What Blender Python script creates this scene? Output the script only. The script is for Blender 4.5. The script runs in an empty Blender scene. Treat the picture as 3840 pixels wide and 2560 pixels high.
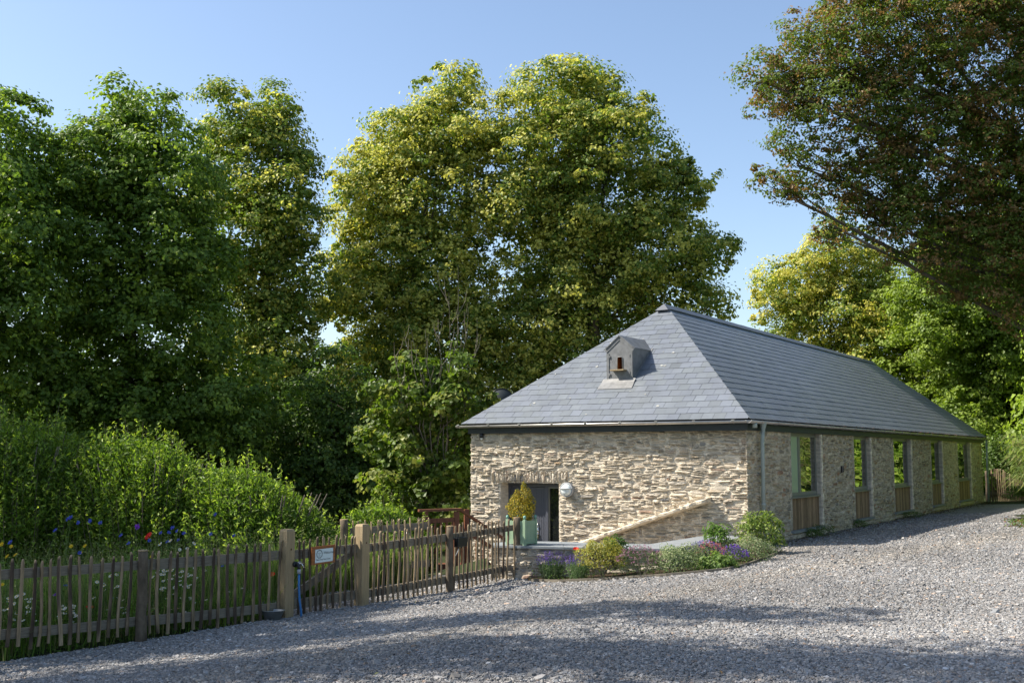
import bpy, math, random
import numpy as np
from mathutils import Vector
rng = np.random.default_rng(7)
random.seed(7)
S = bpy.context.scene
COL = S.collection
R = math.radians

# ------------------------------------------------------------------ helpers
def mesh_np(name, V, F, colors=None, smooth=False):
    """V (n,3), F list of (k,m) int arrays -> mesh"""
    me = bpy.data.meshes.new(name)
    V = np.ascontiguousarray(V, dtype=np.float32)
    if not isinstance(F, list): F = [F]
    F = [f for f in F if len(f)]
    me.vertices.add(len(V)); me.vertices.foreach_set('co', V.ravel())
    idx = np.concatenate([f.ravel() for f in F]).astype(np.int32)
    tot = np.concatenate([np.full(len(f), f.shape[1]) for f in F]).astype(np.int32)
    st = np.concatenate([[0], np.cumsum(tot)[:-1]]).astype(np.int32)
    me.loops.add(len(idx)); me.loops.foreach_set('vertex_index', idx)
    me.polygons.add(len(tot)); me.polygons.foreach_set('loop_start', st)
    try: me.polygons.foreach_set('loop_total', tot)
    except Exception: pass
    me.polygons.foreach_set('use_smooth', np.full(len(tot), smooth, dtype=bool))
    me.update(calc_edges=True)
    if colors is not None:
        at = me.color_attributes.new('col', 'FLOAT_COLOR', 'POINT')
        c = np.ones((len(V), 4), dtype=np.float32); c[:, :3] = colors
        at.data.foreach_set('color', c.ravel())
    return me

class MB:
    def __init__(s): s.v = []; s.f = {}; s.c = []; s.n = 0
    def add(s, verts, faces, col=(1, 1, 1)):
        b = s.n
        s.v.extend([tuple(p) for p in verts]); s.n += len(verts)
        s.c.extend([tuple(col)] * len(verts))
        for f in faces: s.f.setdefault(len(f), []).append([i + b for i in f])
        return b
    def box(s, x0, x1, y0, y1, z0, z1, fn=None, col=(1, 1, 1)):
        P = [(x, y, z) for z in (z0, z1) for y in (y0, y1) for x in (x0, x1)]
        if fn: P = [fn(*p) for p in P]
        s.add(P, [(0, 2, 3, 1), (4, 5, 7, 6), (0, 1, 5, 4), (2, 6, 7, 3), (0, 4, 6, 2), (1, 3, 7, 5)], col)
    def tube(s, pts, rad, n=8, col=(1, 1, 1), caps=True, squash=1.0):
        pts = [Vector(p) for p in pts]
        if not hasattr(rad, '__len__'): rad = [rad] * len(pts)
        rings = []
        ref = None
        for i, p in enumerate(pts):
            t = (pts[min(i + 1, len(pts) - 1)] - pts[max(i - 1, 0)]).normalized()
            if ref is None:
                a = Vector((0, 0, 1)) if abs(t.z) < .9 else Vector((1, 0, 0))
                ref = t.cross(a).normalized()
            u = (ref - t * ref.dot(t)).normalized(); w = t.cross(u); ref = u
            rings.append([p + (u * math.cos(k * 2 * math.pi / n) + w * math.sin(k * 2 * math.pi / n) * squash) * rad[i] for k in range(n)])
        V = [q for r in rings for q in r]; F = []
        for i in range(len(rings) - 1):
            for k in range(n):
                F.append((i * n + k, i * n + (k + 1) % n, (i + 1) * n + (k + 1) % n, (i + 1) * n + k))
        if caps:
            F.append(tuple(range(n))[::-1]); F.append(tuple((len(rings) - 1) * n + k for k in range(n)))
        s.add(V, F, col)
    def prism(s, poly, z0, z1, fn=None, col=(1, 1, 1)):
        n = len(poly)
        P = [(x, y, z0) for x, y in poly] + [(x, y, z1) for x, y in poly]
        if fn: P = [fn(*p) for p in P]
        F = [tuple(range(n))[::-1], tuple(range(n, 2 * n))] + [(i, (i + 1) % n, n + (i + 1) % n, n + i) for i in range(n)]
        s.add(P, F, col)
    def lathe(s, prof, c, n=20, col=(1, 1, 1), fn=None):
        V = []; F = []
        for r, z in prof:
            for k in range(n):
                a = k * 2 * math.pi / n
                p = (c[0] + r * math.cos(a), c[1] + r * math.sin(a), c[2] + z)
                V.append(fn(*p) if fn else p)
        for i in range(len(prof) - 1):
            for k in range(n): F.append((i * n + k, i * n + (k + 1) % n, (i + 1) * n + (k + 1) % n, (i + 1) * n + k))
        s.add(V, F, col)
    def mesh(s, name, smooth=False):
        return mesh_np(name, np.array(s.v), [np.array(f) for f in s.f.values()], np.array(s.c), smooth)
    def build(s, name, mat, parent=None, smooth=False):
        return link(name, s.mesh(name, smooth), mat, parent)

def link(name, me, mat, parent=None):
    o = bpy.data.objects.new(name, me); COL.objects.link(o)
    if mat is not None and not me.materials: me.materials.append(mat)
    if parent is not None: o.parent = parent
    return o
def thing(name, label, cat, group=None):
    o = bpy.data.objects.new(name, None); COL.objects.link(o); o.empty_display_size = .2
    return tag(o, label, cat, group)
def tag(o, label=None, cat=None, group=None, kind=None):
    if label: o['label'] = label
    if cat: o['category'] = cat
    if group: o['group'] = group
    if kind: o['kind'] = kind
    return o
def rebase(root, p):
    """move the empty to p keeping its children where they are"""
    p = Vector(p); root.location = p
    for ch in root.children: ch.location = ch.location - p

# ------------------------------------------------------------------ materials
def mat(name, col=(.5, .5, .5), rough=.6, spec=.4, metal=0.0, attr=False, noise=0.0, nscale=8.0, bump=0.0, bscale=30.0,
        nvec=(1, 1, 1), trans=0.0, emis=0.0, coat=0.0, perobj=0.0):
    m = bpy.data.materials.new(name); m.use_nodes = True
    nt = m.node_tree; N = nt.nodes; L = nt.links
    b = N['Principled BSDF']; out = N['Material Output']
    b.inputs['Roughness'].default_value = rough
    b.inputs['Specular IOR Level'].default_value = spec
    b.inputs['Metallic'].default_value = metal
    if coat: b.inputs['Coat Weight'].default_value = coat; b.inputs['Coat Roughness'].default_value = .1
    cur = None
    if attr:
        a = N.new('ShaderNodeAttribute'); a.attribute_name = 'col'; cur = a.outputs['Color']
        if col != (1, 1, 1):
            mx = N.new('ShaderNodeMix'); mx.data_type = 'RGBA'; mx.blend_type = 'MULTIPLY'; mx.inputs[0].default_value = 1
            L.new(cur, mx.inputs[6]); mx.inputs[7].default_value = (*col, 1); cur = mx.outputs[2]
    else:
        rgb = N.new('ShaderNodeRGB'); rgb.outputs[0].default_value = (*col, 1); cur = rgb.outputs[0]
    tc = N.new('ShaderNodeTexCoord'); mp = N.new('ShaderNodeMapping'); mp.inputs['Scale'].default_value = nvec
    L.new(tc.outputs['Object'], mp.inputs['Vector'])
    if noise or perobj:
        hv = N.new('ShaderNodeHueSaturation')
        L.new(cur, hv.inputs['Color'])
        val = None
        if noise:
            n = N.new('ShaderNodeTexNoise'); n.inputs['Scale'].default_value = nscale; n.inputs['Detail'].default_value = 6
            n.inputs['Roughness'].default_value = .65
            L.new(mp.outputs[0], n.inputs['Vector'])
            mr = N.new('ShaderNodeMapRange'); mr.inputs[1].default_value = .3; mr.inputs[2].default_value = .7
            mr.inputs[3].default_value = 1 - noise; mr.inputs[4].default_value = 1 + noise
            L.new(n.outputs['Fac'], mr.inputs[0]); val = mr.outputs[0]
        if perobj:
            oi = N.new('ShaderNodeObjectInfo'); m2 = N.new('ShaderNodeMapRange')
            m2.inputs[3].default_value = 1 - perobj; m2.inputs[4].default_value = 1 + perobj
            L.new(oi.outputs['Random'], m2.inputs[0])
            if val is not None:
                mu = N.new('ShaderNodeMath'); mu.operation = 'MULTIPLY'
                L.new(val, mu.inputs[0]); L.new(m2.outputs[0], mu.inputs[1]); val = mu.outputs[0]
            else: val = m2.outputs[0]
        L.new(val, hv.inputs['Value']); cur = hv.outputs[0]
    L.new(cur, b.inputs['Base Color'])
    if bump:
        n = N.new('ShaderNodeTexNoise'); n.inputs['Scale'].default_value = bscale; n.inputs['Detail'].default_value = 5
        L.new(mp.outputs[0], n.inputs['Vector'])
        bp = N.new('ShaderNodeBump'); bp.inputs['Strength'].default_value = 1.0; bp.inputs['Distance'].default_value = bump
        L.new(n.outputs['Fac'], bp.inputs['Height']); L.new(bp.outputs[0], b.inputs['Normal'])
    if trans:
        t = N.new('ShaderNodeBsdfTranslucent'); mx = N.new('ShaderNodeMixShader'); mx.inputs[0].default_value = trans
        g = N.new('ShaderNodeHueSaturation'); g.inputs['Value'].default_value = 1.5; g.inputs['Saturation'].default_value = 1.1
        L.new(cur, g.inputs['Color']); L.new(g.outputs[0], t.inputs['Color'])
        L.new(b.outputs[0], mx.inputs[1]); L.new(t.outputs[0], mx.inputs[2]); L.new(mx.outputs[0], out.inputs['Surface'])
    return m

M = {}
M['leaf'] = mat('leaf', (1, 1, 1), .5, .35, attr=True, trans=.42)
M['bark'] = mat('bark', (.13, .11, .085), .9, .2, noise=.45, nscale=5, bump=.02, bscale=12, nvec=(1, 1, .3))
M['twig'] = mat('twig', (.17, .15, .11), .85, .2, noise=.3, nscale=9)
M['stone'] = mat('stone', (1, 1, 1), .92, .15, attr=True, noise=.3, nscale=7, bump=.012, bscale=14, nvec=(1, 1, 4.5))
M['side_stone'] = mat('side_stone', (1, 1, 1), .95, .12, attr=True, noise=.38, nscale=5, bump=.022, bscale=14, nvec=(1, 1, 2.5))
M['slate'] = mat('slate', (1, 1, 1), .42, .55, attr=True, noise=.12, nscale=1.6, bump=.001, bscale=40)
M['lead'] = mat('lead', (.17, .175, .18), .5, .5, noise=.28, nscale=7, bump=.002, bscale=25)
M['lead_pale'] = mat('lead_pale', (.2, .2, .195), .45, .5, noise=.3, nscale=9)
M['zinc'] = mat('zinc', (.45, .44, .42), .38, .5, metal=.85, noise=.2, nscale=4)
M['pipe'] = mat('pipe', (.36, .41, .38), .45, .5, noise=.1, nscale=5)
M['fascia'] = mat('fascia', (.022, .03, .032), .55, .4, noise=.15, nscale=6)
M['frame_grey'] = mat('frame_grey', (.2, .205, .18), .4, .45)
M['door_grey'] = mat('door_grey', (.075, .08, .1), .42, .5, noise=.05)
M['panel_wood'] = mat('panel_wood', (1, 1, 1), .75, .25, attr=True, noise=.4, nscale=9, nvec=(4, 4, .5), bump=.003, bscale=30)
M['split_wood'] = mat('split_wood', (1, 1, 1), .8, .2, attr=True, noise=.4, nscale=14, nvec=(3, 3, .35), bump=.006, bscale=26)
M['rail_wood'] = mat('rail_wood', (.2, .175, .135), .82, .2, noise=.3, nscale=11, nvec=(.6, .6, 5), bump=.004, bscale=20)
M['post_wood'] = mat('post_wood', (.33, .25, .145), .75, .25, noise=.24, nscale=12, nvec=(5, 5, .35), bump=.004, bscale=22)
M['bark_post'] = mat('bark_post', (.12, .095, .068), .9, .15, noise=.5, nscale=9, bump=.014, bscale=18, nvec=(1, 1, .5))
M['stained'] = mat('stained', (.15, .052, .026), .55, .4, noise=.3, nscale=8, nvec=(2, 2, .5))
M['green_paint'] = mat('green_paint', (.27, .38, .25), .5, .4, noise=.05)
M['copper'] = mat('copper', (.2, .4, .33), .6, .4)
M['coping'] = mat('coping', (.24, .26, .27), .5, .4, noise=.12, nscale=4, bump=.002)
M['black'] = mat('black', (.012, .013, .015), .35, .5)
M['chrome'] = mat('chrome', (.6, .6, .58), .25, .6, metal=1)
M['galv'] = mat('galv', (.36, .38, .38), .4, .5, metal=.7, noise=.3, nscale=10)
M['hose'] = mat('hose', (.03, .17, .42), .4, .5)
M['grey_plastic'] = mat('grey_plastic', (.35, .36, .37), .5, .4)
M['sign_wood'] = mat('sign_wood', (.27, .09, .022), .5, .45, noise=.35, nscale=8, nvec=(.5, .5, 4))
M['plaque'] = mat('plaque', (.62, .72, .74), .35, .5)
M['ink'] = mat('ink', (.05, .07, .08), .6, .3)
M['lamp_glass'] = mat('lamp_glass', (.72, .78, .78), .3, .5, coat=.4)
M['petal'] = mat('petal', (1, 1, 1), .6, .2, attr=True, trans=.25)
M['mortar'] = mat('mortar', (.44, .38, .285), .95, .1, noise=.2, nscale=6, bump=.012, bscale=30)
M['soil'] = mat('soil', (.05, .036, .024), .95, .1, noise=.4, nscale=10, bump=.02)
M['flag'] = mat('flag', (.34, .3, .25), .9, .15, noise=.2, nscale=3, bump=.004)
M['blind'] = mat('blind', (.3, .42, .33), .35, .5, noise=.05, nscale=2, coat=.5)
M['litter'] = mat('litter', (1, 1, 1), .8, .3, attr=True)

def glass_mat(name, base, ior):
    m = bpy.data.materials.new(name); m.use_nodes = True
    b = m.node_tree.nodes['Principled BSDF']
    b.inputs['Base Color'].default_value = (*base, 1); b.inputs['Roughness'].default_value = .015
    b.inputs['IOR'].default_value = ior; b.inputs['Specular IOR Level'].default_value = .5
    nt = m.node_tree
    n = nt.nodes.new('ShaderNodeTexNoise'); n.inputs['Scale'].default_value = 1.6; n.inputs['Detail'].default_value = 1
    tc = nt.nodes.new('ShaderNodeTexCoord'); nt.links.new(tc.outputs['Object'], n.inputs['Vector'])
    bp = nt.nodes.new('ShaderNodeBump'); bp.inputs['Distance'].default_value = .0025; bp.inputs['Strength'].default_value = 1
    nt.links.new(n.outputs['Fac'], bp.inputs['Height']); nt.links.new(bp.outputs[0], b.inputs['Normal'])
    return m
M['glass'] = glass_mat('window_glass', (.012, .02, .014), 3.3)
M['door_glass'] = glass_mat('door_glass', (.012, .014, .014), 1.5)

def gravel_material(name, tint=(1, 1, 1)):
    m = bpy.data.materials.new(name); m.use_nodes = True
    nt = m.node_tree; N = nt.nodes; L = nt.links; b = N['Principled BSDF']
    b.inputs['Roughness'].default_value = .85; b.inputs['Specular IOR Level'].default_value = .25
    tc = N.new('ShaderNodeTexCoord')
    mp = N.new('ShaderNodeMapping'); mp.inputs['Scale'].default_value = (1, 1, 1)
    L.new(tc.outputs['Object'], mp.inputs['Vector'])
    v = N.new('ShaderNodeTexVoronoi'); v.inputs['Scale'].default_value = 36; L.new(mp.outputs[0], v.inputs['Vector'])
    v2 = N.new('ShaderNodeTexVoronoi'); v2.inputs['Scale'].default_value = 36; v2.feature = 'DISTANCE_TO_EDGE'; L.new(mp.outputs[0], v2.inputs['Vector'])
    sep = N.new('ShaderNodeSeparateColor'); L.new(v.outputs['Color'], sep.inputs[0])
    cr = N.new('ShaderNodeValToRGB'); e = cr.color_ramp.elements
    e[0].position = 0; e[0].color = (.12, .118, .115, 1); e[1].position = 1; e[1].color = (.36, .345, .325, 1)
    k = e.new(.4); k.color = (.22, .215, .207, 1); k = e.new(.8); k.color = (.28, .272, .26, 1)
    L.new(sep.outputs[0], cr.inputs[0])
    n = N.new('ShaderNodeTexNoise'); n.inputs['Scale'].default_value = .35; n.inputs['Detail'].default_value = 5; L.new(mp.outputs[0], n.inputs['Vector'])
    mr = N.new('ShaderNodeMapRange'); mr.inputs[1].default_value = .45; mr.inputs[2].default_value = .7; mr.inputs[3].default_value = 0; mr.inputs[4].default_value = .55
    L.new(n.outputs['Fac'], mr.inputs[0])
    mx = N.new('ShaderNodeMix'); mx.data_type = 'RGBA'; L.new(mr.outputs[0], mx.inputs[0]); L.new(cr.outputs[0], mx.inputs[6]); mx.inputs[7].default_value = (.31, .285, .25, 1)
    L.new(mx.outputs[2], b.inputs['Base Color'])
    mr2 = N.new('ShaderNodeMapRange'); mr2.inputs[2].default_value = .25; L.new(v2.outputs['Distance'], mr2.inputs[0])
    ad = N.new('ShaderNodeMath'); ad.operation = 'MULTIPLY'; L.new(mr2.outputs[0], ad.inputs[0]); L.new(sep.outputs[1], ad.inputs[1])
    bp = N.new('ShaderNodeBump'); bp.inputs['Distance'].default_value = .02; bp.inputs['Strength'].default_value = 1
    L.new(ad.outputs[0], bp.inputs['Height']); L.new(bp.outputs[0], b.inputs['Normal'])
    return m
M['gravel'] = gravel_material('gravel')
M['chips'] = mat('chips', (1, 1, 1), .8, .3, attr=True)
M['grass_ground'] = mat('grass_ground', (.035, .045, .018), .95, .1, noise=.4, nscale=1.5, bump=.03, bscale=6)

# ------------------------------------------------------------------ frames of the place
def sm(t): t = np.clip(t, 0, 1); return t * t * (3 - 2 * t)
FO = np.array([-4.55, 13.1]); FD = np.array([.5868, .8097]); FN = np.array([.8097, -.5868])   # fence line
def st(x, y):
    dx = x - FO[0]; dy = y - FO[1]
    return dx * FN[0] + dy * FN[1], dx * FD[0] + dy * FD[1]
def gz(x, y):
    """height of the ground"""
    x = np.asarray(x, float); y = np.asarray(y, float)
    s, t = st(x, y)
    w = 1 - .65 * sm((t - 6.5) / 5.5)
    up = -.5 * (1 - sm(s / 6.0)) * w
    low = -.5 * w - .6 * sm((-s - 1.6) / 2.6)
    z = np.where(s > 0, up, low)
    z = z + .012 * np.sin(x * .9 + 1) * np.sin(y * .7)
    z = z + 2.6 * sm((s - 7.5) / 9) * sm((t - 14) / 14)      # the bank right of the drive
    return z
def gzf(x, y): return float(gz(x, y))
def F3(t, off, z):
    p = FO + FD * t + FN * off
    return (p[0], p[1], z)
BC = np.array([4.642, 21.25]); DL = np.array([.54098, .84104]); DW = np.array([-.84104, .54098])
def B(a, b, z): p = BC + DL * a + DW * b; return (float(p[0]), float(p[1]), z)

# ------------------------------------------------------------------ setting: ground, gravel
def sheet(name, xs, ys, zoff, m, keep=None):
    X, Y = np.meshgrid(xs, ys); Z = gz(X, Y) + zoff
    V = np.stack([X.ravel(), Y.ravel(), Z.ravel()], 1); nx = len(xs)
    i, j = np.meshgrid(np.arange(len(xs) - 1), np.arange(len(ys) - 1)); k = (j * nx + i).ravel()
    F = np.stack([k, k + 1, k + 1 + nx, k + nx], 1)
    if keep is not None:
        c = V[F].mean(1); F = F[keep(c[:, 0], c[:, 1])]
    o = link(name, mesh_np(name, V, F, None, True), m); return o
def axis(lo, hi, fine_lo, fine_hi, step, coarse):
    return np.unique(np.concatenate([np.arange(lo, fine_lo, coarse), np.arange(fine_lo, fine_hi, step), np.arange(fine_hi, hi + coarse, coarse)]))
LOWER = [(-.2, 20.1), (.9, 19.75), (2.55, 19.5), (3.8, 21.6)]     # sunken terrace in front of the door
def terrace_hole(x, y):
    a = (x - BC[0]) * DL[0] + (y - BC[1]) * DL[1]; b = (x - BC[0]) * DW[0] + (y - BC[1]) * DW[1]
    s, t = st(x, y)
    return (a < .3) & (a > -3.0) & (b > .6) & (b < 6.9) & (y > 19.45) & (x > -.3)
g = sheet('ground', axis(-400, 400, -30, 40, .5, 20), axis(-200, 500, -5, 70, .5, 20), -.012, M['grass_ground'],
          lambda x, y: ~terrace_hole(x, y))
tag(g, kind='structure')
# clipped polygon test for the flower bed
BED = np.array([(.32, 18.87), (.805, 18.475), (1.662, 18.067), (2.469, 17.6), (3.086, 17.46), (3.4, 17.45), (3.78, 17.92), (4.31, 18.9), (4.92, 20.1), (4.8, 21.4), (4.3, 21.4), (2.684, 18.62), (.1, 19.5)])
def inpoly(x, y, P):
    c = np.zeros(np.shape(x), bool); j = len(P) - 1
    for i in range(len(P)):
        xi, yi = P[i]; xj, yj = P[j]
        c ^= ((yi > y) != (yj > y)) & (x < (xj - xi) * (y - yi) / (yj - yi + 1e-12) + xi); j = i
    return c
def s_edge(t): return np.interp(t, [10, 14, 19, 24, 30], [13, 11, 6.6, 4.9, 4.3])
def is_gravel(x, y):
    s, t = st(x, y)
    left = np.where(t < 2.35, .02, -1.3 + .15 * np.sin(t * 5))
    a = (x - BC[0]) * DL[0] + (y - BC[1]) * DL[1]; b = (x - BC[0]) * DW[0] + (y - BC[1]) * DW[1]
    inb = (a > .2) & (b > .12) & (a < 26.2)
    tt = (x < 0.1) | (y < 19.2) | (b < 0.3) | (t > 30)
    lft = (s > left) & (t < 7.9)
    return ((s > .02) | lft) & (s < s_edge(t) + .2 * np.sin(t * 2.1)) & ~inb & tt & ~inpoly(x, y, BED) & (t < 36) & (t > -25) & ~terrace_hole(x, y)
g = sheet('gravel_drive', np.arange(-22, 32, .14), np.arange(-4, 50, .14), 0, M['gravel'], is_gravel)
tag(g, kind='structure')

# loose slate chips
def chips():
    pts = []
    for y0, y1, dens in ((7.8, 12, 3600), (12, 16, 2400), (16, 22, 1100), (22, 34, 350)):
        n = int((y1 - y0) * (y1 + y0) * .5 * 1.05 * dens)
        y = np.sqrt(rng.uniform(y0 ** 2, y1 ** 2, n)); x = rng.uniform(-.52, .52, n) * y
        k = is_gravel(x, y); sc = np.full(n, 1.0 if y1 < 20 else 1.25 if y1 < 30 else 1.6)
        pts.append(np.stack([x[k], y[k], sc[k]], 1))
    P = np.concatenate(pts); n = len(P)
    L = rng.lognormal(math.log(.0112), .36, n) * P[:, 2]; W = L * rng.uniform(.45, .95, n); H = L * rng.uniform(.15, .4, n)
    ang = rng.uniform(0, 2 * np.pi, n)
    base = np.array([(-1, -.7), (.2, -1), (1, -.2), (.5, .9), (-.7, .8)])
    b = base[None] + rng.uniform(-.25, .25, (n, 5, 2))
    top = np.concatenate([b * .85, np.ones((n, 5, 1))], 2) ; bot = np.concatenate([b, -np.ones((n, 5, 1))], 2)
    V = np.concatenate([top, bot], 1)
    V[:, :, 0] *= L[:, None]; V[:, :, 1] *= W[:, None]; V[:, :, 2] *= H[:, None]
    tx = rng.normal(0, .24, n); ty = rng.normal(0, .24, n)
    c, s_ = np.cos(tx)[:, None], np.sin(tx)[:, None]
    V[:, :, 1], V[:, :, 2] = V[:, :, 1] * c - V[:, :, 2] * s_, V[:, :, 1] * s_ + V[:, :, 2] * c
    c, s_ = np.cos(ty)[:, None], np.sin(ty)[:, None]
    V[:, :, 0], V[:, :, 2] = V[:, :, 0] * c - V[:, :, 2] * s_, V[:, :, 0] * s_ + V[:, :, 2] * c
    c, s_ = np.cos(ang)[:, None], np.sin(ang)[:, None]
    V[:, :, 0], V[:, :, 1] = V[:, :, 0] * c - V[:, :, 1] * s_, V[:, :, 0] * s_ + V[:, :, 1] * c
    V[:, :, 0] += P[:, 0:1]; V[:, :, 1] += P[:, 1:2]; V[:, :, 2] += (gz(P[:, 0], P[:, 1]) + H * .6 + rng.uniform(0, .008, n))[:, None]
    V = V.reshape(-1, 3); o = (np.arange(n) * 10)[:, None]
    F5 = o + np.array([[0, 1, 2, 3, 4]])
    F4 = np.concatenate([o + np.array([[i + 5, (i + 1) % 5 + 5, (i + 1) % 5, i]]) for i in range(5)])
    g = np.clip(rng.lognormal(math.log(.23), .26, n), .07, .45)
    wear = 1 + .16 * np.sin(P[:, 0] * .5 + P[:, 1] * .25) * np.sin(P[:, 1] * .6 - 1)
    g = g * wear; C = np.stack([g * 1.045, g * 1.0, g * .95], 1)
    s2, t2 = st(P[:, 0], P[:, 1]); rut = np.exp(-((s2 - 5.2 - .12 * (t2 - 8)) / .55) ** 2) + np.exp(-((s2 - 3.6 + .02 * (t2 - 8)) / .5) ** 2) * (t2 > 9)
    C = C * (1 + rut[:, None] * np.array([.16, .1, .0]) * rng.uniform(.3, 1, n)[:, None])
    k = rng.random(n); C[k < .03] *= np.array([1.25, 1.0, .82]); C[(k > .03) & (k < .2)] *= np.array([.93, 1.0, 1.08])
    C = np.repeat(C, 10, 0)
    o = link('gravel_chips', mesh_np('gravel_chips', V, [F5, F4], C), M['chips'])
    tag(o, 'loose grey slate chippings covering the drive', 'gravel', kind='stuff')
chips()

def fallen():
    r_ = np.random.default_rng(88); n = 2600
    a = r_.uniform(.2, 26, n); b = .1 - np.abs(r_.normal(0, .3, n)) - .02; n3 = 420
    x = BC[0] + DL[0] * a + DW[0] * b; y = BC[1] + DL[1] * a + DW[1] * b
    y2 = r_.uniform(8.3, 26, n3); x2 = r_.uniform(-.5, .5, n3) * y2; k = is_gravel(x2, y2)
    x = np.concatenate([x, x2[k]]); y = np.concatenate([y, y2[k]]); n = len(x)
    P = np.stack([x, y, gz(x, y) + r_.uniform(.012, .03, n)], 1)
    c = np.array([(.13, .085, .045), (.09, .07, .05), (.2, .13, .06), (.12, .13, .05)])[r_.integers(0, 4, n)] * r_.uniform(.6, 1.3, (n, 1))
    N = r_.normal(size=(n, 3)) * .35 + np.array([0, 0, 1]); V, C = leafset(P, N, r_.uniform(.02, .05, n), .6, c)
    tag(link('leaf_litter', mesh_np('leaf_litter', V, np.arange(len(V)).reshape(-1, 4), C), M['litter']), 'fallen leaves and crumbs along the wall foot and on the gravel', 'leaf litter', kind='stuff')
# ------------------------------------------------------------------ stonework
CREAM = np.array([.65, .575, .46])
def stone_field(mb, u0, u1, v0, v1, fn, holes=(), du=.045, dv=.03, prot=(.008, .05), pal='front', big=.03, vertical=False, smear=.5):
    nu = int((u1 - u0) / du); nv = int((v1 - v0) / dv)
    occ = np.zeros((nv, nu), bool)
    for (a, b, c, d) in holes:
        occ[max(0, int((c - v0) / dv)):max(0, int(math.ceil((d - v0) / dv))), max(0, int((a - u0) / du)):max(0, int(math.ceil((b - u0) / du)))] = True
    for j in range(nv):
        for i in range(nu):
            if occ[j, i]: continue
            if random.random() < big: w = random.randint(5, 11); h = random.randint(3, 6)
            elif vertical: w = random.randint(1, 2); h = random.randint(5, 8)
            else: w = random.randint(3, 12); h = random.choice((1, 1, 1, 1, 2, 2, 3))
            w = min(w, nu - i); h = min(h, nv - j)
            k = 1
            while k < w and not occ[j, i + k]: k += 1
            w = k
            while h > 1 and occ[j:j + h, i:i + w].any(): h -= 1
            occ[j:j + h, i:i + w] = True
            if w * du < .05 and not vertical: continue
            cu = u0 + (i + w / 2) * du; cv = v0 + (j + h / 2) * dv
            ru = w * du / 2 * random.uniform(.9, 1.04); rv = h * dv / 2 * random.uniform(.86, 1.2)
            n = 14
            tilt = random.gauss(0, .05); p = random.uniform(*prot) * (1.1 if h > 1 else .9)
            sk = random.uniform(-.25, .25)
            ring = []
            for q in range(n):
                an = 2 * math.pi * q / n + random.uniform(-.12, .12)
                ca, sa = math.cos(an), math.sin(an); e = .62
                x = math.copysign(abs(ca) ** e, ca) * random.uniform(.86, 1.04); y = math.copysign(abs(sa) ** e, sa) * random.uniform(.8, 1.08)
                x = x + sk * y * .3
                ring.append((x, y))
            V = []; ct, si = math.cos(tilt), math.sin(tilt)
            tp = random.uniform(-.4, .7)     # face leans up or down
            for sc, hh in ((1.0, -.012), (.93, .55), (.72, 1.0), (.36, 1.05)):
                for (x, y) in ring:
                    X = x * ru * sc; Y = y * rv * (sc if sc > .5 else sc)
                    d = p * hh if hh > 0 else hh
                    if hh > 0: d *= (1 - tp * y * .4) * random.uniform(.8, 1.2)
                    V.append(fn(cu + X * ct - Y * si, cv + X * si + Y * ct, d))
            V.append(fn(cu, cv, p * random.uniform(.9, 1.2)))
            Fc = []
            for r in range(3):
                for q in range(n): Fc.append((r * n + q, r * n + (q + 1) % n, (r + 1) * n + (q + 1) % n, (r + 1) * n + q))
            for q in range(n): Fc.append((3 * n + q, 3 * n + (q + 1) % n, 4 * n))
            r = random.random(); g = random.uniform(.75, 1.2)
            if r < .5: c = np.array([.3, .265, .215])
            elif r < .72: c = np.array([.21, .2, .185])
            elif r < .86: c = np.array([.33, .25, .165])
            elif r < .93: c = np.array([.27, .17, .125])
            else: c = np.array([.15, .15, .15])
            if pal == 'side': c = c * np.array([1.4, 1.28, 1.08])
            sme = min(1, max(0, random.gauss(smear, .25)))
            c = c * g * (1 - sme) + CREAM * random.uniform(.85, 1.05) * sme
            base = mb.add(V, Fc, c)
            # mortar dragged over the rim of the stone
            cr = CREAM * (.9 if pal == 'front' else .74)
            for q in range(2 * n):
                cc = c * .5 + cr * .5 if q >= n else cr
                mb.c[base + q] = tuple(cc)

def mortar_sheet(mb, u0, u1, v0, v1, fn, holes=(), du=.09, dv=.045, col=CREAM, amp=.012):
    nu = max(2, int((u1 - u0) / du)); nv = max(2, int((v1 - v0) / dv))
    us = sorted(set(list(np.linspace(u0, u1, nu)) + [h for H in holes for h in H[:2] if u0 < h < u1]))
    vs = sorted(set(list(np.linspace(v0, v1, nv)) + [h for H in holes for h in H[2:] if v0 < h < v1]))
    V = []; Fc = []
    for v in vs:
        for u in us:
            edge = u in (us[0], us[-1])
            V.append(fn(u, v, 0 if edge else random.uniform(-amp * .3, amp)))
    n = len(us)
    for j in range(len(vs) - 1):
        for i in range(n - 1):
            cu = (us[i] + us[i + 1]) / 2; cv = (vs[j] + vs[j + 1]) / 2
            if any(a < cu < b and c < cv < d for a, b, c, d in holes): continue
            Fc.append((j * n + i, j * n + i + 1, (j + 1) * n + i + 1, (j + 1) * n + i))
    mb.add(V, Fc, col)

# ------------------------------------------------------------------ the barn
barn = thing('stone_barn', 'long low stone barn with hipped slate roof beside the gravel drive', 'barn')
WZ = 2.24                      # top of the walls
BL = 26.1; BWD = 6.72; FB = -1.25
def fa(b): return .32 - .18 * (b / 6.6)          # the front wall runs slightly out of true
DOOR = (4.43, 5.93, FB, 1.09)
w = MB()
def fr(u, v, d): return B(fa(u) - d, u, v)       # u = b along the front
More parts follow.
